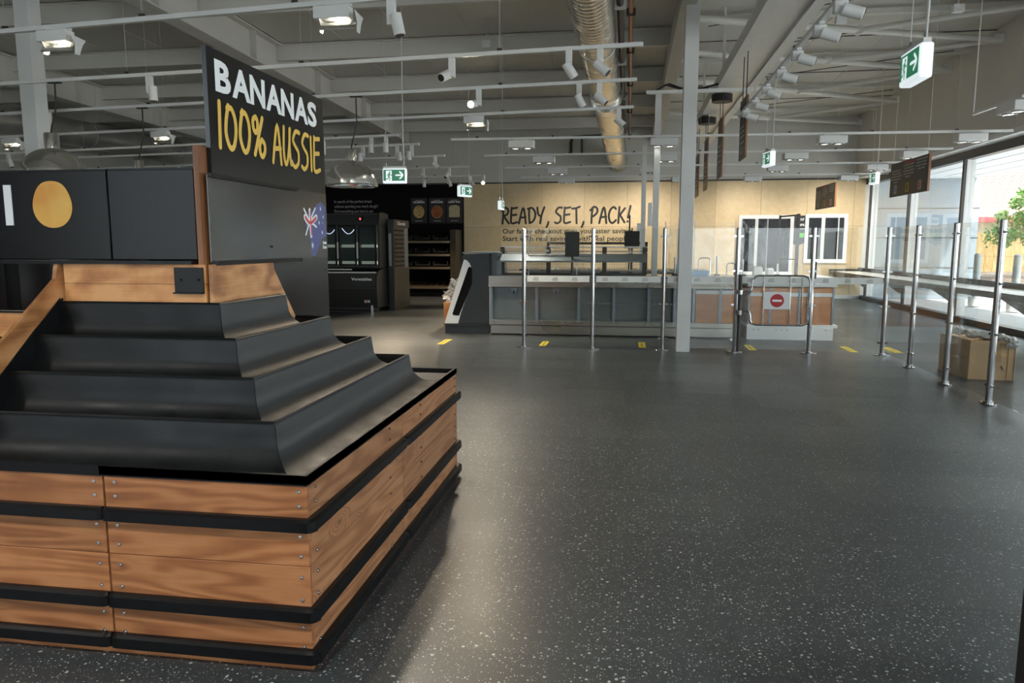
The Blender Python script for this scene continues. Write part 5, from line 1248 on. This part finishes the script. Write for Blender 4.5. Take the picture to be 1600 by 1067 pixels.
# packing bench along the window wall
pb = thing('packing_bench', 'long narrow packing bench running along the right window wall', 'bench', (5.75, 13, .6))
P('bench_top', MB().box(5.42, 6.17, 3.0, 20.98, .725, .745), 'alu', pb)
P('front_edge', MB().box(5.39, 5.42, 3.0, 20.98, .655, .75), 'darkalu', pb, bevel=.004)
P('back_ledge', MB().box(6.12, 6.17, 3.0, 20.98, .745, .84), 'darkalu', pb, bevel=.004)
P('end_edge', MB().box(5.39, 6.17, 20.93, 20.98, .745, .80), 'darkalu', pb)
for y in (20.5, 17.85, 15.15, 12.45, 9.75, 7.05, 4.35): P('bench_bracket', MB().prism([(5.6, .725), (6.17, .725), (6.17, .35), (6.13, .35)], lambda x, z, yy: (x, yy, z), y, y+.03), 'darkalu', pb)

# cardboard box with a crumpled film roll
bx = thing('cardboard_box', 'open brown cardboard box standing on the floor behind the barrier', 'box', (3.93, 8.85, 0))
c0, c1, c2_, c3 = (3.69, 8.555), (4.115, 8.505), (4.09, 9.16), (3.63, 9.18)
def wall_(a, b, z0, z1, t=.006):
    a = Vector((*a, 0)); b = Vector((*b, 0)); d = (b-a).normalized(); n = Vector((-d.y, d.x, 0))*t
    return MB().add([a+Vector((0, 0, z0)), b+Vector((0, 0, z0)), b+n+Vector((0, 0, z0)), a+n+Vector((0, 0, z0)), a+Vector((0, 0, z1)), b+Vector((0, 0, z1)), b+n+Vector((0, 0, z1)), a+n+Vector((0, 0, z1))], [(0, 1, 2, 3), (4, 5, 6, 7), (0, 1, 5, 4), (1, 2, 6, 5), (2, 3, 7, 6), (3, 0, 4, 7)])
for a, b in ((c0, c1), (c1, c2_), (c2_, c3), (c3, c0)): P('side_panel', wall_(a, b, 0, .425), 'kraft', bx)
P('bottom_panel', MB().add([(*c0, .005), (*c1, .005), (*c2_, .005), (*c3, .005)], [(0, 1, 2, 3)]), 'kraft', bx)
P('flap', MB().add([(*c3, .425), (*c2_, .425), (4.05, 9.0, .40), (3.68, 9.02, .39)], [(0, 1, 2, 3)]), 'kraft', bx)
P('flap', MB().add([(*c0, .425), (*c3, .425), (3.78, 9.1, .415), (3.84, 8.62, .43)], [(0, 1, 2, 3)]), 'kraft', bx)
P('flap', MB().add([(*c0, .425), (*c1, .425), (4.08, 8.62, .405), (3.76, 8.66, .41)], [(0, 1, 2, 3)]), 'kraft', bx)
P('corner_crease', MB().cyl((3.69, 8.553, 0), (3.69, 8.553, .425), .006, n=8).cyl((4.116, 8.503, 0), (4.116, 8.503, .425), .006, n=8).box(4.05, 4.053, 8.503, 8.512, .02, .42), 'kraftdark', bx)
P('tape_strip', MB().add([(3.94, 8.5235, .19), (3.99, 8.5175, .19), (3.99, 8.5175, .42), (3.94, 8.5235, .42)], [(0, 1, 2, 3)]), 'kraftdark', bx)
P('torn_hole', MB().flat([(3.985, .155), (4.0, .16), (4.01, .13), (4.02, .10), (4.0, .12)], lambda x, z: (x, 8.515-(x-3.99)*.118, z)), 'darkpipe', bx)
rl = random.Random(11)
def crumple(path, r, jit, seed, n=14):
    rr = random.Random(seed); m = MB(); path = [Vector(p) for p in path]; pts = []
    for a, b in zip(path, path[1:]):
        for i in range(8): pts.append(a.lerp(b, i/8))
    pts.append(path[-1]); m.tube(pts, [r*(1+rr.uniform(-.35, .4)) for _ in pts], n=n)
    m.v = [tuple(Vector(v)+Vector((rr.uniform(-jit, jit), rr.uniform(-jit, jit), rr.uniform(-jit, jit)))) for v in m.v]
    return m
pr_ = P('film_roll', crumple([(3.64, 9.05, .50), (3.80, 8.85, .475), (3.98, 8.65, .455), (4.08, 8.50, .44), (4.06, 8.44, .38)], .036, .014, 5), 'filmwhite', org=(3.9, 8.8, .43)); tag(pr_, 'crumpled clear plastic wrap lying across the open cardboard box', 'plastic wrap')

# yellow floor tapes
for k, (cx, cy, dx, lb) in enumerate(((-2.68, 10.69, .08, 'yellow floor tape at the left, near the charcoal end housing'), (-1.18, 10.70, .05, 'yellow floor tape between the two leftmost barrier posts'), (.24, 10.78, 0, 'yellow floor tape just left of the third barrier post'), (1.75, 10.74, -.05, 'yellow floor tape behind the gate'), (3.08, 10.76, -.08, 'yellow floor tape left of the corner post'), (3.66, 10.78, -.1, 'faint yellow floor tape right of the corner post'))):
    L = .17
    a = R(50)
    tp_ = at(0, 0, Z=1)
    o = P('floor_tape', MB().box(-.05, .05, -.27, .27, 0, .003), 'tape', org=(0, 0, 0)); o.location = (cx, cy, .0); o.rotation_euler = (0, 0, 0); tag(o, lb, 'floor tape', 'yellow floor tapes')
    P('tape_print', MB().box(-.012, .012, -.18, .18, .003, .0036), 'tapeprint', o)

# =================================================================== BAKERY CORNER
fz = thing('combi_freezer', 'dark combination freezer with three glass doors above a chest marked Vegetables', 'freezer', (-6.2, 15.7, 0))
fx0, fx1, fy = -7.9, -5.29, 15.35
def fzx(px, Y=15.45): return at(px, 420, Y=Y).x
P('lower_chest', MB().prism([(15.15, .10), (15.10, .50), (15.10, .56), (15.13, .84), (15.45, .90), (16.1, .90), (16.1, .10)], lambda y, z, x: (x, y, z), fx0, fx1), 'freezer', fz, bevel=.01)
P('bumper_strip', MB().box(fx0, fx1+.01, 15.085, 15.11, .505, .55), 'rubber', fz, bevel=.006)
P('chest_end_cap', MB().prism([(15.13, .10), (15.08, .55), (15.12, .78), (15.20, .88), (15.5, .93), (16.1, .93), (16.1, .10)], lambda y, z, x: (x, y, z), fx1, fx1+.03), 'freezer', fz, bevel=.005)
P('chest_lid_edge', MB().box(fx0, fx1, 15.13, 15.16, .84, .87).box(fx0, fx1-.6, 15.30, 15.33, .90, .925), 'alu', fz)
gr_ = MB().box(fx0, fx1, 15.17, 15.3, .0, .10)
P('base_grille', gr_, 'darkalu', fz)
gr2 = MB()
for k in range(60): gr2.box(fx0+.02+k*.042, fx0+.045+k*.042, 15.16, 15.17, .02, .06)
P('grille_slot', gr2, 'darkpanel', fz)
P('chrome_foot', MB().cyl((fx1-.10, 15.12, 0), (fx1-.10, 15.12, .16), .04, n=16), 'chrome', fz)
P('vegetables_lettering', text_mb(MB(), 'Vegetables', lambda x, y: Vector((x, 15.112-(.84-y)*-.0, y)), at(549, 438, Y=15.1).x, .665, at(581, 438, Y=15.1).x-at(549, 438, Y=15.1).x, .085, .02), 'print_white', fz)
vt = bpy.data.objects['vegetables_lettering']; vt.location.y -= .02
tg = P('badge', MB().box(-5.54, -5.42, 15.08, 15.10, .215, .265), 'alu', fz); P('badge_mark', MB().box(-5.50, -5.46, 15.075, 15.08, .225, .255), 'print_red', tg)
P('cabinet_shell', MB().box(fx0, fx1, 16.0, 16.05, .9, 1.95).box(fx0, fx1+.02, 15.33, 16.05, .95, .985).box(fx1-.02, fx1+.02, 15.36, 16.05, .98, 1.95).box(fx0, fx1, 15.40, 16.05, 1.86, 1.95), 'freezer', fz)
P('cabinet_liner', MB().box(fx0, fx1-.02, 15.95, 15.99, .99, 1.86), 'greymetal', fz)
P('header', MB().prism([(15.30, 1.88), (15.36, 2.09), (15.50, 2.12), (16.05, 2.12), (16.05, 1.88)], lambda y, z, x: (x, y, z), fx0, fx1+.0), 'charcoal', fz, bevel=.006)
P('header_end', MB().prism([(15.30, 1.88), (15.36, 2.11), (15.50, 2.135), (15.75, 2.135), (16.05, 1.95), (16.05, 1.88)], lambda y, z, x: (x, y, z), fx1+.0, fx1+.035), 'freezer', fz)
rd = P('temperature_display', MB().box(-5.72, -5.61, 15.315, 15.335, 1.95, 2.04), 'screen', fz); P('red_digit', MB().box(-5.69, -5.66, 15.309, 15.315, 1.975, 2.015), 'redled', rd)
for k in range(4):
    x1_ = fx1-.05-k*.445; x0_ = x1_-.42
    d = P('glass_door', MB().box(x0_, x1_, 15.37, 15.375, 1.0, 1.86), 'fridgeglass', fz)
    P('door_frame', MB().box(x0_, x0_+.04, 15.34, 15.37, .99, 1.87).box(x1_-.04, x1_, 15.34, 15.37, .99, 1.87).box(x0_+.04, x1_-.04, 15.34, 15.37, .99, 1.03).box(x0_+.04, x1_-.04, 15.34, 15.37, 1.83, 1.87), 'blackmetal', d)
    P('door_handle', MB().box(x0_-.012, x0_+.012, 15.31, 15.34, 1.15, 1.50), 'alu', d)
    P('shelf_strip', MB().box(x0_+.03, x1_-.03, 15.5, 15.9, 1.40, 1.41).box(x0_+.03, x1_-.03, 15.49, 15.5, 1.385, 1.45).box(x0_+.03, x1_-.03, 15.49, 15.5, 1.02, 1.09), 'shelfglow', d)
    P('door_label', text_mb(MB(), 'Meals', FY(15.335), x0_+.15, 1.885, .13, .035, .02), 'print_white', d)
    if k: P('interior_lamp', MB().tube([(x0_+.06+.30*t/10, 15.45, 1.80-.12*math.sin(pi*t/10)) for t in range(11)], .008, n=6), 'fridgelamp', d)

kt = thing('display_tower', 'tall narrow dark cabinet with rows of hooks beside the freezer', 'cabinet', (-5.15, 16.3, 0))
tx = -5.095
P('cabinet_body', MB().box(-5.235, tx-.02, 15.82, 16.95, .0, 2.0), 'charcoal', kt)
P('side_panel_lower', MB().box(tx-.02, tx, 15.82, 16.95, .0, .92), 'bronzepanel', kt)
P('side_panel_upper', MB().box(tx-.02, tx-.01, 15.87, 16.6, .92, 1.83), 'bronzepanel', kt)
P('side_glass_edge', MB().box(tx-.02, tx-.005, 16.6, 16.9, .92, 1.83), 'greymetal', kt)
P('header_panel', MB().box(tx-.02, tx+.01, 15.82, 16.95, 1.84, 2.0), 'bronzepanel', kt)
P('header_lettering', text_mb(MB(), 'Chocolat', FX(tx+.013), 16.05, 1.885, .6, .075, .02), 'print_white', kt)
for k in range(9):
    z = 1.78-k*.098
    hk = MB()
    for q in range(8): hk.box(tx-.01, tx+.03, 15.93+q*.075, 15.965+q*.075, z-.035, z-.01)
    hk.box(tx-.01, tx+.0, 15.90, 16.55, z-.012, z)
    P('hook_row', hk, 'rubber', kt)
vl = MB()
for k in range(24):
    zz = .98+k*.03; vl.box(-5.215, -5.155, 15.812, 15.818, zz, zz+.02)
P('vertical_print', vl, 'print_white_dim', kt)

bs = thing('bread_shelf', 'dark bakery shelving with warm lit sloping shelves against the black wall', 'shelving', (-5.4, 20.4, 0))
bx0, bx1 = -6.5, -4.86
P('back_panel', MB().box(bx0, bx1+.2, 20.90, 20.96, 0, 1.9), 'darkpanel', bs)
P('side_panel', MB().box(bx1, bx1+.16, 20.1, 20.96, 0, 1.86), 'bronzepanel', bs)
for k, z in enumerate((1.50, 1.14, .78, .23)):
    s_ = P('shelf', MB().prism([(20.05, z), (20.05, z+.03), (20.90, z+.13), (20.90, z+.10)], lambda y, zz, x: (x, y, zz), bx0, bx1), 'shelfwarm', bs)
    P('shelf_edge', MB().box(bx0, bx1, 20.03, 20.05, z-.01, z+.05), 'stainlesswarm', s_)
    w_ = MB()
    for q in range(9): w_.bar((bx0+.15+q*.18, 20.1, z+.10), (bx0+.15+q*.18, 20.85, z+.2), .012)
    w_.bar((bx0, 20.45, z+.15), (bx1, 20.45, z+.15), .012)
    P('shelf_divider', w_, 'darkpipe', s_)
    if k < 3:
        for q in range(3): P('bread_crate', MB().box(bx0+.10+q*.52, bx0+.52+q*.52, 20.15, 20.8, z+.09, z+.12).box(bx0+.10+q*.52, bx0+.12+q*.52, 20.15, 20.8, z+.12, z+.20).box(bx0+.50+q*.52, bx0+.52+q*.52, 20.15, 20.8, z+.12, z+.20), 'darkpipe', s_)
P('base_board', MB().box(bx0, bx1, 20.1, 20.9, 0, .20), 'blackmetal', bs)

# bread pictures
for k, (cx, nm, w_, h_, mt) in enumerate(((-5.98, 'CRUMPETS', .36, .36, 'crumpet'), (-5.44, 'BRIOCHE', .34, .34, 'brioche'), (-4.93, 'LIGHT RYE', .36, .36, 'bread'))):
    z0, z1 = 2.06, 2.78
    b = thing('bread_poster', 'black bakery poster headed %s' % nm, 'poster', (cx, YB-.04, z0), 'bread posters')
    P('poster_board', MB().box(cx-.24, cx+.24, YB-.045, YB-.025, z0, z1), 'posterblack', b)
    f = FY(YB-.048)
    if k < 2: P('bread_picture', MB().flat(ell(cx, 2.385, w_/2*.92, h_/2, 36), f), mt, b, label=('printed crumpet' if k == 0 else 'printed brioche bun'))
    else: P('bread_picture', MB().flat([(cx-.16, 2.23), (cx+.16, 2.23), (cx+.155, 2.42), (cx+.165, 2.49), (cx+.13, 2.55), (cx+.05, 2.575), (cx-.06, 2.57), (cx-.14, 2.54), (cx-.165, 2.48), (cx-.155, 2.42)], f), mt, b, label='printed slice of rye bread')
    if k == 1: P('bread_rim', MB().flat(ell(cx, 2.38, w_/2*.98, h_/2*1.06, 36), FY(YB-.0465)), 'crumpet', b)
    P('poster_lettering', text_mb(MB(), nm, f, cx-.17, 2.635, .34, .05, .03), 'print_white', b)
    P('poster_small_text', MB().box(cx-.10, cx+.10, YB-.048, YB-.046, 2.705, 2.72), 'print_white_dim', b)
    P('poster_small_text', MB().box(cx-.11, cx+.11, YB-.048, YB-.046, 2.12, 2.135), 'print_white_dim', b)

# crumpled bags behind the end housing
for k, (px, py, Y, mt, lb, r) in enumerate(((711, 441, 13.0, 'filmwhite', 'upper bunch of crumpled clear plastic behind the slanted nose panel', .09), (700, 461, 12.9, 'filmwhite', 'lower bunch of crumpled clear plastic behind the slanted nose panel', .09))):
    p = at(px, py, Y=Y); m = MB(); rr = random.Random(k+4)
    for q in range(14):
        d = Vector((rr.uniform(-1, 1), rr.uniform(-.6, .6), rr.uniform(-.7, 1))).normalized()
        e = Vector((rr.gauss(0, 1), rr.gauss(0, 1), rr.gauss(0, 1))).cross(d).normalized()
        m.add([p, p+d*r*.7+e*r*.5, p+d*r*1.4, p+d*r*.8-e*r*.45], [(0, 1, 2), (0, 2, 3)])
    o = P('plastic_bag', m, mt, org=tuple(p-Vector((0, 0, r))), smooth=False); tag(o, lb, 'plastic bag')
p = at(698, 500, Y=12.9)
cbx = thing('timber_crate', 'small orange timber crate holding plastic bags behind the end housing', 'crate', (p.x+.1, 13.0, 0))
P('crate_box', MB().box(p.x-.03, p.x+.3, 12.8, 13.2, 0, .42), 'orange_ply', cbx, bevel=.004)
P('bag_bundle', crumple([(p.x+.07, 13.0, .40), (p.x+.08, 13.0, .66), (p.x+.16, 13.0, .80)], .07, .02, 8), 'filmwhite', cbx)
